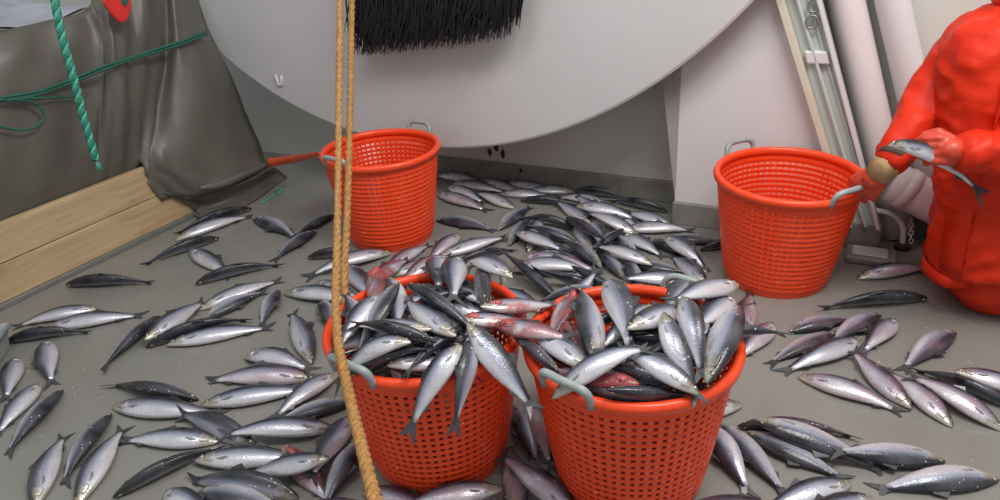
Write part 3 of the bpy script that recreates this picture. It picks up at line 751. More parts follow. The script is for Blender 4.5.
# ------------------------------------------------------------ herring
# each row: head pixel, tail pixel, skin (s silver, p pinkish, b bloody), where the back points in the photo (u d l r = up down left right, t = straight up) and lean in degrees
FISH = {
'L': """257 205 166 236 s d45|172 233 256 211 s u|219 236 140 265 s d38|188 249 236 279 s u|194 280 284 263 s d38|253 218 298 239 s d95|316 230 270 262 s d85
336 215 290 234 s d80|307 256 366 253 s d38|392 250 302 276 s u|313 274 366 303 s u|283 288 374 303 s u|197 308 284 278 s u|203 319 265 289 s d105|278 289 261 325 s r78
144 344 252 317 s d38|167 344 276 325 s u|146 341 208 296 s u60|160 314 97 372 s r63|65 283 156 281 s d38|98 307 10 327 s u|45 327 148 313 s u|4 340 92 330 s d38
46 338 52 386 s l83|16 357 4 400 s l70|40 380 -6 436 s l|62 388 2 458 s r73|34 506 66 431 s l83|111 412 60 488 s r73|76 504 127 423 s l83|219 441 114 434 s u80
112 495 228 443 s d38|198 397 108 382 s d55|108 405 232 414 s u|255 442 174 402 s u35|200 402 322 387 s u|317 374 202 379 p u70|242 353 314 374 s u|337 370 277 413 s u
356 400 286 422 s d90|336 424 213 431 s u|196 463 318 443 s u|281 440 330 500 b r78|352 414 304 480 s l70|358 432 324 494 s r78|297 498 178 468 s u35|190 486 302 512 s d85|162 486 216 522 s u
362 496 288 499 s u|316 374 286 300 s u|330 452 250 470 s u""",
'F': """370 480 424 508 p u|463 476 488 526 p l78|502 489 424 500 p u|522 506 504 467 p r68|506 482 520 524 p l70|582 510 521 459 p u60|518 402 542 468 s l78|532 398 549 472 p r78
400 498 340 512 p u70|640 512 560 490 p u|440 505 500 512 p u""",
'R': """743 403 692 413 s u|719 418 793 499 s l83|708 420 754 495 s d105|745 428 828 473 s d95|738 421 860 435 p d45|753 421 892 474 s d100|944 461 828 441 s d102|1000 477 869 489 s d102
857 459 754 516 s u|873 485 788 528 s u|684 502 760 496 p u|928 296 817 307 s d38|787 333 864 307 p d85|880 309 824 342 p d85|838 326 767 366 p d80|864 332 778 370 s u
801 355 908 416 p u|911 407 855 336 p r70|898 315 862 349 p u|956 329 900 372 p d95|954 426 893 367 p u|1003 428 914 370 p u|1018 406 925 367 s d38|954 369 1044 402 p u|857 277 938 267 p u
773 321 732 362 p u|747 329 758 288 p l68""",
'K': """444 171 491 184 s u|453 182 511 192 s u|480 176 529 192 s u|508 180 563 186 s u|575 191 521 187 s u|447 186 488 203 s u|437 193 491 211 p u|514 207 474 190 s u|500 193 559 198 s u
520 200 577 206 s d55|575 188 623 197 s d38|608 200 573 193 s u|605 221 575 191 s r68|668 210 607 196 s d38|679 216 623 213 s u|592 222 561 200 s u60|606 204 633 226 s u60|498 229 532 205 s d100|507 246 531 209 s r73
527 247 538 211 s l83|578 226 524 210 s d45|578 244 535 215 s d80|436 219 498 231 s d95|594 249 573 214 s u|590 219 601 243 s u|622 214 696 230 s u|719 243 659 227 s d90|700 248 748 245 s d38|695 257 644 230 s d60
624 219 665 254 s r78|637 262 611 224 s l83|624 273 597 235 s l78|622 222 583 259 s d60|681 273 634 248 s d85|707 284 674 249 s r63|641 286 630 249 s l68|575 205 640 222 s u70|540 228 592 252 s u|602 250 558 226 s d80|652 264 606 240 s u|662 236 704 266 s r65|516 224 566 240 s u|556 250 612 262 s u|690 270 640 262 s u70|560 214 622 240 s d45|640 226 590 208 s u""",
'P': """440 256 511 230 s u|461 231 425 262 p u|462 250 429 276 p u|455 257 506 243 s d38|518 249 602 266 p u|507 262 602 270 s u80|560 274 500 258 s d38|606 272 531 267 s d38|572 262 634 281 s d45
385 268 431 243 p u|390 276 428 252 p u|402 280 436 262 p u|345 264 378 302 s r68|322 299 336 338 s l68|500 258 470 290 s r58|545 288 599 277 s u|540 282 500 268 s u|610 284 560 280 s d90|368 286 400 262 b u60""",
'B': """500 300 445 283 s u|508 318 458 302 s u70|452 276 505 292 s d45|482 272 438 266 s u|515 308 468 328 s u|362 338 345 300 s l|398 300 450 318 s u|420 280 470 300 s d45|355 345 425 360 s d38|430 374 375 348 s d38|480 350 420 335 s d38|340 330 400 312 s d38|470 290 410 300 s d38|372 300 430 290 s u|440 330 370 352 s d38|385 362 442 352 p u|412 310 352 326 s u40|468 318 430 350 s r58|455 308 512 318 b u|437 256 441 304 s l78|470 261 456 314 s l70|500 306 503 250 s r25
377 270 392 308 b u60|387 277 395 320 s l78|382 287 337 347 s l83|399 283 350 350 s r73|452 346 400 286 s r83|470 330 455 404 s l30|434 333 376 322 s u95|437 347 370 330 s d38|403 283 490 342 s d38
480 300 552 289 b u|494 313 562 331 b u70|512 286 484 267 s u|418 345 352 386 s u|347 379 412 350 s d60|462 318 539 403 s r70|464 337 403 428 s l75""",
'C': """640 402 570 384 s d38|725 345 660 372 s d38|600 396 668 384 s d45|540 350 600 380 s d38|620 340 690 345 s d38|720 318 650 335 s d38|590 320 650 300 s d38|535 301 582 284 b u|575 291 546 332 b r78|562 312 578 348 b l78|680 388 622 372 s d38|640 386 598 374 b d100|700 330 630 350 s d45|660 322 676 354 s u|693 322 740 334 s d38|628 326 684 310 s d38|560 369 505 325 s d45
676 278 660 312 s u60|650 292 612 313 s u|592 370 521 323 s u85|606 280 633 353 s r70|595 358 577 282 s l63|625 329 694 295 s u75|727 292 688 324 s u|730 286 664 304 s u|672 306 698 380 s r70|706 380 745 294 s r75
703 384 640 341 s u70|556 401 652 344 s u80""",
}
GX0, GY0, GS = -2.6, .8, .01
GW, GH = 520, 380
hm = np.zeros((GH, GW))
yy, xx = np.mgrid[0:GH, 0:GW]; wx = GX0 + xx * GS; wy = GY0 + yy * GS
BASKETS = {'B': PB, 'C': PC}
def hget(x, y, rad=.012):
    i = int((x - GX0) / GS); j = int((y - GY0) / GS); k = int(rad / GS)
    a = hm[max(0, j - k):j + k + 1, max(0, i - k):i + k + 1]
    return float(a.max()) if a.size else 0.
ST = [0, .012, .035, .07, .115, .165, .22, .29, .37, .45, .53, .61, .69, .76, .82, .865]
HH = [.006, .017, .029, .043, .058, .071, .083, .094, .099, .097, .089, .076, .059, .043, .031, .026]
NA = 14
def prof(s): return float(np.interp(s, ST, HH))
def fish_geo(curve, frame, L, girth):
    """curve(s) centre point, frame(s) -> tangent, dorsal, lateral"""
    v, col, f = [], [], []
    for s, h in zip(ST, HH):
        c = curve(s); T, D, S = frame(s); h = h * L * girth; wd = h * (.53 if s > .1 else .58) * (1 if s < .7 else 1 - (s - .7) * 1.6)
        for k in range(NA):
            a = 2 * math.pi * k / NA; ca, sa = math.cos(a), math.sin(a)
            z = ca * h * (.92 if ca > 0 else 1.05); y = math.copysign(abs(sa) ** (1.0 if ca > 0 else 1.12), sa) * wd
            v.append(c + D * z + S * y); col.append((s, .5 + .5 * ca * (1 if abs(ca) > .01 else 0), 0, 1))
    n = len(ST)
    f = [(i * NA + k, i * NA + (k + 1) % NA, (i + 1) * NA + (k + 1) % NA, (i + 1) * NA + k) for i in range(n - 1) for k in range(NA)]
    f += [tuple(range(NA - 1, -1, -1)), tuple((n - 1) * NA + k for k in range(NA))]
    return v, f, col
def fin_mesh(bb, pts, nrm, th=.0012):
    n = len(pts); bb.add([p + nrm * th for p in pts] + [p - nrm * th for p in pts], [tuple(range(n)), tuple(range(2 * n - 1, n - 1, -1))] + [(i, n + i, n + (i + 1) % n, (i + 1) % n) for i in range(n)])
REG = {'L': ('on the deck near the pine planks', 'herring on the open deck beside the planks'),
       'F': ('on the deck below the full baskets', 'herring at the foot of the full baskets'),
       'R': ('on the deck beside the person', 'herring on the deck beside the person'),
       'K': ('on the deck in front of the grey kerb', 'herring spread before the back wall'),
       'P': ('in the pile behind the full baskets', 'herring piled behind the full baskets'),
       'B': ('heaped in the basket with the golden rope', 'herring heaped in the roped basket'),
       'C': ('heaped in the basket without rope', 'herring heaped in the other full basket')}
FISHES, SPEC = [], []
def LOOK(skin, lean, code):
    if code == 'd' and lean >= 58 and skin == 's': return 'half dark'
    if lean > 88 and skin == 's': return 'white bellied'
    return {'s': 'silver' if lean >= 58 else ('dark backed' if lean <= 45 else 'steel blue'), 'p': 'pink tinged', 'b': 'torn bloody'}[skin]
def heading(v):
    dirs = [(A, 'the person'), (-A, 'the tarpaulin'), (NN, 'the wall'), (-NN, 'the open deck')]
    return max(dirs, key=lambda d: d[0].dot(v.normalized()))[1]
MARKS = {'L': [((-1.25, 3.25), 'by the tarpaulin corner'), ((-1.75, 2.45), 'by the pine planks'), ((-.62, 2.75), 'between strapped basket and planks'), ((-.55, 1.75), 'beside the roped basket'), ((-.95, 1.45), 'past the roped basket'), ((-1.2, 1.95), 'facing the planks'), ((-1.15, 2.45), 'on deck near the tarpaulin')],
         'R': [((1.5, 2.0), 'by the kneeling person'), ((1.0, 1.9), 'below the hand held basket'), ((.62, 1.45), 'beside the unroped basket'), ((1.15, 1.6), 'facing the person'), ((1.0, 1.25), 'past the unroped basket')],
         'K': [((-.3, 3.3), 'between strapped basket and kerb'), ((.2, 3.2), 'along the grey kerb'), ((.75, 2.75), 'before the drum stand'), ((.35, 2.6), 'in heap past unroped basket'), ((0., 2.75), 'mid heap before the kerb'), ((.8, 2.45), 'beside the hand held basket')],
         'P': [((-.3, 2.3), 'behind the roped basket'), ((.1, 2.35), 'behind the gap between the full baskets'), ((.35, 2.3), 'behind the unroped basket')],
         'F': [((-.3, 1.3), 'below the roped basket'), ((0., 1.45), 'in the gap between the full baskets'), ((.3, 1.1), 'below the unroped basket')]}
def build_fish(c0, c1, c2, dorsal, L, skin, label, group, girth, full=True, name='herring'):
    """quadratic spine c0 (snout) c1 c2 (tail tip)"""
    def curve(s): return c0 * (1 - s) ** 2 + c1 * (2 * s * (1 - s)) + c2 * s * s
    def frame(s):
        T = (c0 * (-2 * (1 - s)) + c1 * (2 - 4 * s) + c2 * (2 * s)).normalized()
        D = (dorsal - T * dorsal.dot(T)).normalized(); return T, D, T.cross(D)
    root = empty(name, curve(.45)); O = root.location
    v, f, col = fish_geo(curve, frame, L, girth)
    o = mesh_obj('body', v, f, M['fish_' + skin], root, O)
    ca = o.data.attributes.new('fish', 'FLOAT_COLOR', 'POINT'); ca.data.foreach_set('color', [x for c in col for x in c])
    # tail fin, forked
    T, D, S = frame(.9); b = MB(); c = curve(.845); h = .026 * L * girth; sp_ = .085 * L * rnd.uniform(.8, 1.15)
    tip = curve(1.0); kk = rnd.uniform(-.02, .02) * L
    fin_mesh(b, [c + D * h, c + T * .05 * L + D * h * 1.25, tip + D * sp_ + S * kk, tip - T * .035 * L + D * sp_ * .5 + S * kk * .5, tip - T * .085 * L], S)
    fin_mesh(b, [c - D * h, c + T * .05 * L - D * h * 1.25, tip - D * sp_ * 1.05 + S * kk, tip - T * .035 * L - D * sp_ * .5 + S * kk * .5, tip - T * .085 * L], S)
    fin_mesh(b, [c + D * h, c - D * h, tip - T * .08 * L], S)
    b.build('tail_fin', M['fin'], root, O, smooth=False)
    # dorsal and anal fins
    for nm, s0, s1, sg, hh in (('dorsal_fin', .44, .57, 1, .055), ('anal_fin', .69, .79, -1, .022)):
        b = MB(); T, D, S = frame(s0); y0 = prof(s0) * (.9 if sg > 0 else 1.03) * L * girth * sg; y1 = prof(s1) * (.9 if sg > 0 else 1.03) * L * girth * sg
        lean = S * rnd.uniform(-.5, .5)
        fin_mesh(b, [curve(s0) + D * y0 * .93, curve(s0 + .04) + (D + lean).normalized() * (hh * L * sg) + D * y0 * .9, curve(s1) + (D + lean).normalized() * (hh * .45 * L * sg) + D * y1 * .9, curve(s1) + D * y1 * .93], S)
        b.build(nm, M['fin'], root, O, smooth=False)
    for sg in (1, -1):
        # pectoral fin
        T, D, S = frame(.2); h = prof(.2) * L * girth; p = curve(.195) - D * h * .45 + S * sg * h * .46
        b = MB(); fin_mesh(b, [p, p + T * .05 * L - D * .012 * L + S * sg * .006 * L, p + T * .10 * L + S * sg * .010 * L, p + T * .085 * L + D * .014 * L + S * sg * .010 * L, p + T * .02 * L + D * .012 * L], S)
        b.build('pectoral_fin', M['fin_pale'], root, O, smooth=False)
        # gill cover: raised plate following the flank
        b = MB(); gv = []; gs = [.085, .105, .13, .155, .172, .178]; ga = [.30, .38, .48, .60, .70]
        for s in gs:
            T, D, S = frame(s); h = prof(s) * L * girth; k1 = abs((s - .085) / .093)
            for a_ in ga:
                a = math.pi * a_ ; mid = abs(a_ - .5) / .2
                s2 = s - (.018 * mid * mid if s > .15 else 0); c_ = curve(s2); ss = h * .53 * math.sin(a); zz = math.cos(a) * h * (.92 if math.cos(a) > 0 else 1.05)
                lift = .0 if (s < .09) else .0013 * L / .33
                gv.append(c_ + D * zz + S * sg * (ss + lift))
        gf = [(i * 5 + j, i * 5 + j + 1, (i + 1) * 5 + j + 1, (i + 1) * 5 + j) for i in range(5) for j in range(4)]
        T, D, S = frame(.14); n_ = len(gv)
        gv2 = gv + [p - S * sg * .003 for p in gv]
        bd = [0, 1, 2, 3, 4, 9, 14, 19, 24, 29, 28, 27, 26, 25, 20, 15, 10, 5]
        gf2 = gf + [tuple(x + n_ for x in q[::-1]) for q in gf] + [(bd[i], bd[(i + 1) % 18], bd[(i + 1) % 18] + n_, bd[i] + n_) for i in range(18)]
        b.add(gv2, gf2); go = b.build('gill_cover', M['fish_' + skin], root, O); ga_ = go.data.attributes.new('fish', 'FLOAT_COLOR', 'POINT'); gc = [(s_, .5 + .5 * math.cos(math.pi * a_) - .04, 0, 1) for s_ in gs for a_ in ga]; ga_.data.foreach_set('color', [x for c in gc + gc for x in c])
        # eye with pupil
        T, D, S = frame(.058); h = prof(.058) * L * girth; c_ = curve(.058) + D * h * .32 + S * sg * h * .50; r = .0165 * L; b = MB(); ev = []
        for ring, (rr, ht) in enumerate(((1, -.1), (.92, .22), (.62, .42), (.5, .46))):
            for k in range(10):
                a = 2 * math.pi * k / 10; ev.append(c_ + (T * math.cos(a) + D * math.sin(a)) * r * rr + S * sg * r * ht)
        ev.append(c_ + S * sg * r * .52)
        b.add(ev[:40], [(i * 10 + k, i * 10 + (k + 1) % 10, (i + 1) * 10 + (k + 1) % 10, (i + 1) * 10 + k) for i in range(3) for k in range(10)])
        b.add(ev[30:], [(k, (k + 1) % 10, 10) for k in range(10)], 1)
        b.build('eye', [M['iris'], M['pupil']], root, O)
    if skin == 'b':
        T, D, S = frame(.2); sg = 1 if S.z > 0 else -1; c_ = curve(.19) + S * sg * prof(.19) * L * girth * .42; b = MB(); wv, wf = [], []
        for i in range(6):
            ph = math.pi * i / 5 
            for k in range(9):
                a = 2 * math.pi * k / 9; q = 1 + rnd.uniform(-.28, .28)
                wv.append(c_ + T * math.cos(ph) * .075 * L * q + (D * math.cos(a) * .055 + S * sg * math.sin(a) * .03) * math.sin(ph) * L * q)
        wf = [(i * 9 + k, i * 9 + (k + 1) % 9, (i + 1) * 9 + (k + 1) % 9, (i + 1) * 9 + k) for i in range(5) for k in range(9)]
        b.add(wv, wf); b.build('wound', M['flesh'], root, O)
    tag(root, label, 'fish', group); FISHES.append((root, L, label))
    return root

def side_dir(e, code):
    perp = Vector((-e.y, e.x, 0)).normalized()
    return perp
def place(line, reg):
    q = line.split(); hx, hy, tx, ty = map(float, q[:4]); skin = q[4]; code = q[5][0]; lean = float(q[5][1:]) if len(q[5]) > 1 else (0 if code == 't' else 80)
    z_h = z_t = .02
    if reg in 'BC': z_h = z_t = HB + .02
    for it in range(4):
        H_, T_ = at_z(hx, hy, z_h), at_z(tx, ty, z_t)
        e = T_ - H_; e2 = Vector((e.x, e.y, 0)); Ln = e.length
        L = min(max(Ln, .27), .385)
        mid = (H_ + T_) / 2
        if abs(L - Ln) > 1e-4:
            if Ln > L: H_, T_ = mid - e * (L / Ln / 2), mid + e * (L / Ln / 2)
            else: T_ = H_ + e * (L / Ln)
        en = (T_ - H_); fl = Vector((en.x, en.y, 0)).normalized(); perp = Vector((-fl.y, fl.x, 0))
        a0 = img(mid); a1 = img(mid + perp * .05); dx, dy = a1[0] - a0[0], a1[1] - a0[1]
        want = {'u': (0, -1), 'd': (0, 1), 'l': (-1, 0), 'r': (1, 0), 't': (0, -1)}[code]
        if dx * want[0] + dy * want[1] < 0: perp = -perp
        lr = math.radians(lean); dors = Z * math.cos(lr) + perp * math.sin(lr)
        gth = (.34 / L * .55 + .45) * 1.12
        # vertical half extent of the body at fraction s
        def half(s): h = prof(min(s, .865)) * L * gth; return math.hypot(h * .98 * math.cos(lr), h * .5 * math.sin(lr))
        ss = np.linspace(.06, .96, 10); xs, zs = [], []
        for s in ss:
            p = H_.lerp(T_, s); zs.append(hget(p.x, p.y, .014 + .02 * math.sin(math.pi * s)) + half(s) * .94); xs.append(s)
        # lowest straight line above the support points
        best = None
        for b_ in np.linspace(-.5, .5, 41):
            a_ = max(z - b_ * (s - .45) for s, z in zip(xs, zs))
            cost = a_ + .02 * abs(b_)
            if best is None or cost < best[0]: best = (cost, a_, b_)
        _, a_, b_ = best
        b_ *= 1
        hang_h = z_h; z_h = a_ + b_ * (-.45); z_t = a_ + b_ * .55
        # sag of the ends over an edge
        gh = z_h - (hget(H_.x, H_.y) + half(.05)); gt = z_t - (hget(T_.x, T_.y) + half(.9))
        gm = min(a_ + b_ * (s - .45) - z for s, z in zip(xs[3:7], zs[3:7]))
        dh = min(max(gh, 0) * .6, .05); dt = min(max(gt, 0) * .7, .11 if gt > .2 else .05)
        z_h -= dh; z_t -= dt
    H_ = Vector((H_.x, H_.y, z_h)); T_ = Vector((T_.x, T_.y, z_t)); 
    mid_z = a_ + 0 * b_
    chord_mid = H_.lerp(T_, .5); target = Vector((chord_mid.x, chord_mid.y, a_ + b_ * .05))
    c1 = chord_mid + (target - chord_mid) * 2
    c1 += perp * rnd.uniform(-.05, .05) * L
    def curve(s): return H_ * (1 - s) ** 2 + c1 * (2 * s * (1 - s)) + T_ * s * s
    # stamp into the height map
    for s in np.linspace(0.02, .97, 36):
        c = curve(s); h = prof(min(s, .865)) * L * gth
        ext = math.hypot(h * math.sin(lr), h * .5 * math.cos(lr)); hv = half(s)
        for o_ in np.linspace(-1, 1, 9):
            p = c + perp * ext * o_; i = int((p.x - GX0) / GS); j = int((p.y - GY0) / GS)
            if 0 <= i < GW and 0 <= j < GH: hm[j, i] = max(hm[j, i], c.z + hv * .72 * math.sqrt(max(0, 1 - o_ * o_)))
    look = LOOK(skin, lean, code); dn = heading(H_ - T_); grp = REG[reg][1]
    mk = min(MARKS[reg], key=lambda q_: math.hypot(q_[0][0] - mid.x, q_[0][1] - mid.y))[1]
    label = f'{look} herring {"on other fish " if min(zs) > .045 else ""}{mk}, head to {dn}'
    SPEC.append([H_, c1, T_, dors.normalized(), L, skin, label, grp, gth, reg])
def heap_z(x, y):
    best = 0.
    for P in (PB, PC):
        r = math.hypot(x - P.x, y - P.y)
        if r < RT: z = HB - .005 + .06 * (1 - (r / RT) ** 2)
        else:
            back = (y - P.y) / r
            sl = .3 if back > -.1 else 2.6
            z = HB - .005 - (r - RT) * sl if r < RT + (.16 if back > -.1 else .3) else 0
        best = max(best, z)
    return best
def on_heap(px, py, lift):
    d = ray(px, py); t_ = .9
    while t_ < 3.2:
        p = CAM + d * t_
        if p.z <= max(heap_z(p.x, p.y) + lift, .03): return p
        t_ += .003
    return at_z(px, py, .03)
def place_heap(line, reg, rank):
    P = BASKETS[reg]; q = line.split(); hx, hy, tx, ty = map(float, q[:4]); skin = q[4]; code = q[5][0]; lean = float(q[5][1:]) if len(q[5]) > 1 else (0 if code == 't' else 80)
    lift = -.016 + .0020 * rank
    H_, T_ = on_heap(hx, hy, lift), on_heap(tx, ty, lift)
    if H_.z < .2: H_ = at_z(hx, hy, HB - .03)
    if T_.z < .2 and reg == 'C' and ty < 350: T_ = at_z(tx, ty, HB - .03)
    if T_.z < .2 and reg == 'B' and ty < 350: T_ = at_z(tx, ty, HB - .03)
    Ln = (T_ - H_).length
    L = min(max(Ln, .215), .36); dips = Ln < .215
    T_ = H_ + (T_ - H_) * (L / Ln)
    if dips: T_.z -= .02
    md = H_.lerp(T_, .5); mz = heap_z(md.x, md.y) + lift
    target = Vector((md.x, md.y, min(max(mz, md.z), md.z + .05)))
    c1 = md + (target - md) * 2
    fl = (T_ - H_).normalized(); perp = Vector((-fl.y, fl.x, 0)).normalized()
    a0 = img(md); a1 = img(md + perp * .05); dx, dy = a1[0] - a0[0], a1[1] - a0[1]
    want = {'u': (0, -1), 'd': (0, 1), 'l': (-1, 0), 'r': (1, 0), 't': (0, -1)}[code]
    if dx * want[0] + dy * want[1] < 0: perp = -perp
    lr = math.radians(lean); nrm = fl.cross(Vector((-fl.y, fl.x, 0))); nrm = nrm if nrm.z > 0 else -nrm
    dors = nrm.normalized() * math.cos(lr) + perp * math.sin(lr)
    c1 += perp * rnd.uniform(-.06, .06) * L
    look = LOOK(skin, lean, code)
    dn = heading(H_ - T_)
    bk = 'the roped basket' if reg == 'B' else 'the unroped basket'
    if (Vector((T_.x, T_.y, 0)) - P).length > RT + .03: label = f'{look} herring, tail over the rim of {bk}, head to {dn}'
    elif (Vector((H_.x, H_.y, 0)) - P).length > RT + .01: label = f'{look} herring, head over the rim of {bk}'
    else:
        dv = md - P; part = 'mid heap in' if dv.xy.length < .09 else 'at the heap edge in'
        label = f'{look} herring {part} {bk}, head to {dn}'
    SPEC.append([H_, c1, T_, dors.normalized(), L, skin, label, REG[reg][1], min(.34 / L * .55 + .45, 1.22) * 1.06, reg])
ORDER = ['K', 'P', 'L', 'F', 'R', 'B', 'C']
for reg in ORDER:
    rank = 0
    for line in FISH[reg].replace('\n', '|').split('|'):
        if reg in 'BC': place_heap(line, reg, rank); rank += 1
        else: place(line, reg)
# settle the fish: push bodies off each other, off the deck, the rims, walls, handles and ropes
def settle(iters=170):
    n = len(SPEC); KS = np.array([.04, .12, .20, .28, .36, .44, .52, .60, .68, .76, .84, .93]); K = len(KS)
    Wt = np.stack([(1 - KS) ** 2, 2 * KS * (1 - KS), KS ** 2], 1)
    Cc = np.array([[tuple(q[0]), tuple(q[1]), tuple(q[2])] for q in SPEC]); DO = np.array([tuple(q[3]) for q in SPEC])
    Ls = np.array([q[4] for q in SPEC]); g = np.array([q[8] for q in SPEC]); heap = np.array([q[9] in 'BC' for q in SPEC])
    C0 = Cc.copy(); ch0 = np.linalg.norm(Cc[:, 2] - Cc[:, 0], axis=1)
    pf = np.array([prof(min(x, .865)) for x in KS]); hd = pf[None] * (Ls * g)[:, None]; hs = hd * .53
    hd[:, -1] = .03 * Ls; hs[:, -1] = .004; hs[:, -2] *= .8
    lt = np.repeat((Ls * .055)[:, None], K, 1)
    bk = [(PA, 0), (PB, 1), (PC, 1), (PD, 0)]
    st = STATIC; sp_ = np.array([x[0] for x in st]); sr_ = np.array([x[1] for x in st])
    for it in range(iters):
        X = np.einsum('ks,nsd->nkd', Wt, Cc)
        T = np.einsum('ks,nsd->nkd', np.stack([-2 * (1 - KS), 2 - 4 * KS, 2 * KS], 1), Cc); T /= np.linalg.norm(T, axis=2, keepdims=True)
        D = DO[:, None] - T * np.einsum('nd,nkd->nk', DO, T)[..., None]; D /= np.linalg.norm(D, axis=2, keepdims=True); S_ = np.cross(T, D)
        acc = np.zeros_like(Cc); cnt = np.zeros((n, 3))
        def rad(i, k, nv, long=True):
            a = (D[i, k] * nv).sum(-1) / hd[i, k]; b_ = (S_[i, k] * nv).sum(-1) / hs[i, k]; c_ = (T[i, k] * nv).sum(-1) / lt[i, k]
            return 1 / np.sqrt(a * a + b_ * b_ + c_ * c_ + 1e-9)
        def sup(i, k, nv): return np.sqrt(((D[i, k] * nv).sum(-1) * hd[i, k]) ** 2 + ((S_[i, k] * nv).sum(-1) * hs[i, k]) ** 2)
        def push(i, k, vec):
            for c_ in range(3):
                w_ = Wt[k, c_]; np.add.at(acc[:, c_], i, vec * w_[:, None]); np.add.at(cnt[:, c_], i, w_)
        # fish against fish
        ctr = X[:, K // 2]; dd = np.linalg.norm(ctr[:, None] - ctr[None], axis=2)
        I, J = np.where(np.triu(dd < .40, 1))
        dl = X[J][:, None] - X[I][:, :, None]; ds = np.linalg.norm(dl, axis=3)
        p_, a_, b_ = np.where(ds < .10); i_, j_ = I[p_], J[p_]; dv = dl[p_, a_, b_]; dn = ds[p_, a_, b_]; nv = dv / np.maximum(dn, 1e-4)[:, None]
        pen = rad(i_, a_, nv) + rad(j_, b_, -nv) - dn - .001; ok = pen > 0
        i_, j_, a_, b_, nv, pen = i_[ok], j_[ok], a_[ok], b_[ok], nv[ok], pen[ok]
        nb = nv.copy(); nb[:, :2] *= .55; nb[:, 2] += .35 * np.where(nv[:, 2] > -.25, 1, -1); nb /= np.linalg.norm(nb, axis=1, keepdims=True)
        push(j_, b_, nb * (pen * .6)[:, None]); push(i_, a_, -nb * (pen * .6)[:, None])
        fi, fk = np.meshgrid(np.arange(n), np.arange(K), indexing='ij'); fi, fk = fi.ravel(), fk.ravel(); P_ = X.reshape(-1, 3)
        # static beads: handles and ropes
        dv = P_[:, None] - sp_[None]; dn = np.linalg.norm(dv, axis=2); q_, r_ = np.where(dn < .09)
        nv = dv[q_, r_] / np.maximum(dn[q_, r_], 1e-4)[:, None]; pen = rad(fi[q_], fk[q_], nv) + sr_[r_] - dn[q_, r_]; ok = pen > 0
        nb = nv[ok].copy(); push(fi[q_][ok], fk[q_][ok], nb * pen[ok][:, None] * 1.3)
        for P, full in bk:
            rx = P_[:, 0] - P.x; ry = P_[:, 1] - P.y; rr = np.maximum(np.hypot(rx, ry), 1e-4); er = np.stack([rx / rr, ry / rr, 0 * rr], 1); z = P_[:, 2]; hp = heap[fi]
            # rim
            a0 = rr - (RT - .011); b0 = z - (HB - .015); dn = np.hypot(a0, b0); m_ = dn < .09
            nv = er * (a0 / np.maximum(dn, 1e-4))[:, None]; nv[:, 2] = b0 / np.maximum(dn, 1e-4)
            nv[hp, 2] = np.maximum(nv[hp, 2], .35); nv /= np.linalg.norm(nv, axis=1, keepdims=True)
            pen = sup(fi, fk, nv) + .016 - dn; ok = m_ & (pen > 0); push(fi[ok], fk[ok], nv[ok] * pen[ok][:, None])
            # wall, outside or inside
            rw = RB + (RT - .012 - RB) * np.clip(z / HB, 0, 1) ** .85; ex = sup(fi, fk, er)
            out = (~hp) | (rr > RT - .011); low_ = z < HB - .02
            pen = rw + .003 + ex - rr; ok = out & low_ & (pen > 0); push(fi[ok], fk[ok], er[ok] * pen[ok][:, None])
            if full:
                pen = rr - (rw - .006 - ex); ok = (~out) & low_ & (pen > 0); push(fi[ok], fk[ok], -er[ok] * pen[ok][:, None])
                bed = HB - .055 + .065 * (1 - (rr / RT) ** 2); up_ = np.tile(np.array([0, 0, 1.]), (len(rr), 1)); pen = bed + sup(fi, fk, up_) - z
                ok = hp & (rr < RT - .03) & (pen > 0); push(fi[ok], fk[ok], up_[ok] * pen[ok][:, None])
        # back wall kerb and the foot of the drum stand
        nn_ = np.array([NN.x, NN.y, 0.]); of_ = (P_ - np.array(tuple(W0))) @ nn_; ss_ = (P_ - np.array(tuple(W0))) @ np.array([A.x, A.y, 0.]); nt = np.tile(nn_, (len(P_), 1))
        pen = of_ - (np.where(ss_ > sL - .03, SO - .014, -.027) - sup(fi, fk, nt)); ok = pen > 0; push(fi[ok], fk[ok], -nt[ok] * pen[ok][:, None])
        mv = acc / np.maximum(cnt, .6)[..., None]; ln = np.linalg.norm(mv, axis=2, keepdims=True); mv *= np.minimum(1, .012 / np.maximum(ln, 1e-6))
        Cc += mv; Cc[:, :, :2] += (C0[:, :, :2] - Cc[:, :, :2]) * .035 * max(0, 1 - 1.3 * it / iters)
        Cc[:, :, 2] -= .0006 * (1 - it / iters)
        # keep length and limit bending
        m_ = (Cc[:, 0] + Cc[:, 2]) / 2; ax = Cc[:, 2] - Cc[:, 0]; l_ = np.linalg.norm(ax, axis=1); k_ = np.clip(ch0 / l_, .97, 1.03)[:, None]
        Cc[:, 0] = m_ - ax * k_ / 2; Cc[:, 2] = m_ + ax * k_ / 2
        bd = Cc[:, 1] - m_; bl = np.linalg.norm(bd, axis=1); Cc[:, 1] = m_ + bd * np.minimum(1, .34 * Ls / np.maximum(bl, 1e-6))[:, None]
        # deck last
        X = np.einsum('ks,nsd->nkd', Wt, Cc); up_ = np.array([0, 0, 1.])
        need = np.sqrt((D[..., 2] * hd) ** 2 + (S_[..., 2] * hs) ** 2) * .97 - X[..., 2]
        for c_ in range(3):
            w_ = Wt[:, c_]; Cc[:, c_, 2] += np.maximum((np.maximum(need, 0) * w_).max(1) / w_.max(), 0)
    for q, c_ in zip(SPEC, Cc): q[0], q[1], q[2] = Vector(c_[0]), Vector(c_[1]), Vector(c_[2])
STATIC = []
for r_ in [o for o in C.objects if o.parent is None and o.name.startswith('fish_basket')]:
    Mr = Matrix.Translation(r_.location) @ r_.rotation_euler.to_matrix().to_4x4()
    for h in hs:
        for k in range(0, 21): STATIC.append((tuple(Mr @ (sum((Vector(x) for x in h.v[k * 10:k * 10 + 10]), Vector()) / 10)), .0095))
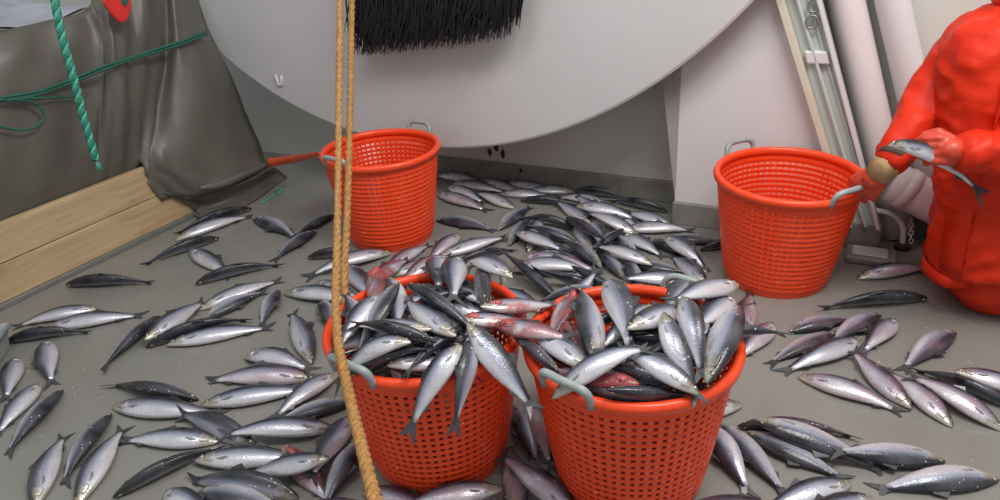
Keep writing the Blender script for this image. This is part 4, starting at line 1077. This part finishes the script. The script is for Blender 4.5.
for pth in ROPES: STATIC += [(tuple(p), .0112) for p in pth[::3] if p.z < 1.0]
settle()
for q in SPEC: build_fish(*q[:9])
# tell pairs of look-alikes apart by length where it shows
bylab = {}
for r_, L_, l_ in FISHES: bylab.setdefault(l_, []).append((L_, r_))
for l_, q_ in bylab.items():
    if len(q_) == 2 and len(l_.split()) < 16 and max(q_[0][0], q_[1][0]) > 1.10 * min(q_[0][0], q_[1][0]):
        q_.sort(key=lambda x_: x_[0]); q_[0][1]['label'] = 'shorter ' + l_; q_[1][1]['label'] = 'longer ' + l_
# packed fish below the heaps: joined bodies that fill each full basket
for nm, P in (('roped basket', PB), ('full basket without the rope', PC)):
    b = MB(); cols_ = []
    for k in range(170):
        z = .03 + .28 * (k / 170); rmax = radius(z) - .03; a = rnd.uniform(0, 6.283); rr = rmax * math.sqrt(rnd.random()) * .55
        c = P + Vector((math.cos(a) * rr, math.sin(a) * rr, z)); th = rnd.uniform(0, 6.283); half_l = max(.05, min(.13, math.sqrt(max(.001, rmax ** 2 - rr ** 2)) * .85))
        d = Vector((math.cos(th), math.sin(th), rnd.uniform(-.15, .15))) * half_l
        lr = rnd.uniform(-1.5, 1.5); pe = Vector((-math.sin(th), math.cos(th), 0)); do = Z * math.cos(lr) + pe * math.sin(lr); Tn = d.normalized()
        Dn = (do - Tn * do.dot(Tn)).normalized(); Sn = Tn.cross(Dn); L = .3
        v, f, col = fish_geo(lambda s: c - d + d * (2 * s / .865), lambda s: (Tn, Dn, Sn), L, 1.05)
        v = [Vector((P.x, P.y, p.z)) + Vector((p.x - P.x, p.y - P.y, 0)) * min(1, (radius(min(max(p.z, 0), HB)) - .008) / max(1e-6, math.hypot(p.x - P.x, p.y - P.y))) for p in v]
        for p in v: p.z = max(p.z, .012)
        b.add(v, f); cols_ += col
    o = b.build('packed_herring', M['fish_s']); ca = o.data.attributes.new('fish', 'FLOAT_COLOR', 'POINT'); ca.data.foreach_set('color', [x for c in cols_ for x in c])
    tag(o, 'packed herring filling the inside of the ' + nm, 'fish', kind='stuff')

# herring held in the near glove
h0, h2 = at_y(888, 145, 1.875), at_y(987, 200, 1.86); hm_ = at_y(936, 156, 1.88)
build_fish(h0, hm_ * 2 - (h0 + h2) / 2, h2, Vector((.1, .5, .8)).normalized(), (h2 - h0).length, 's', 'silver herring held in the glove of the person in orange', 'herring in the hand', .72)
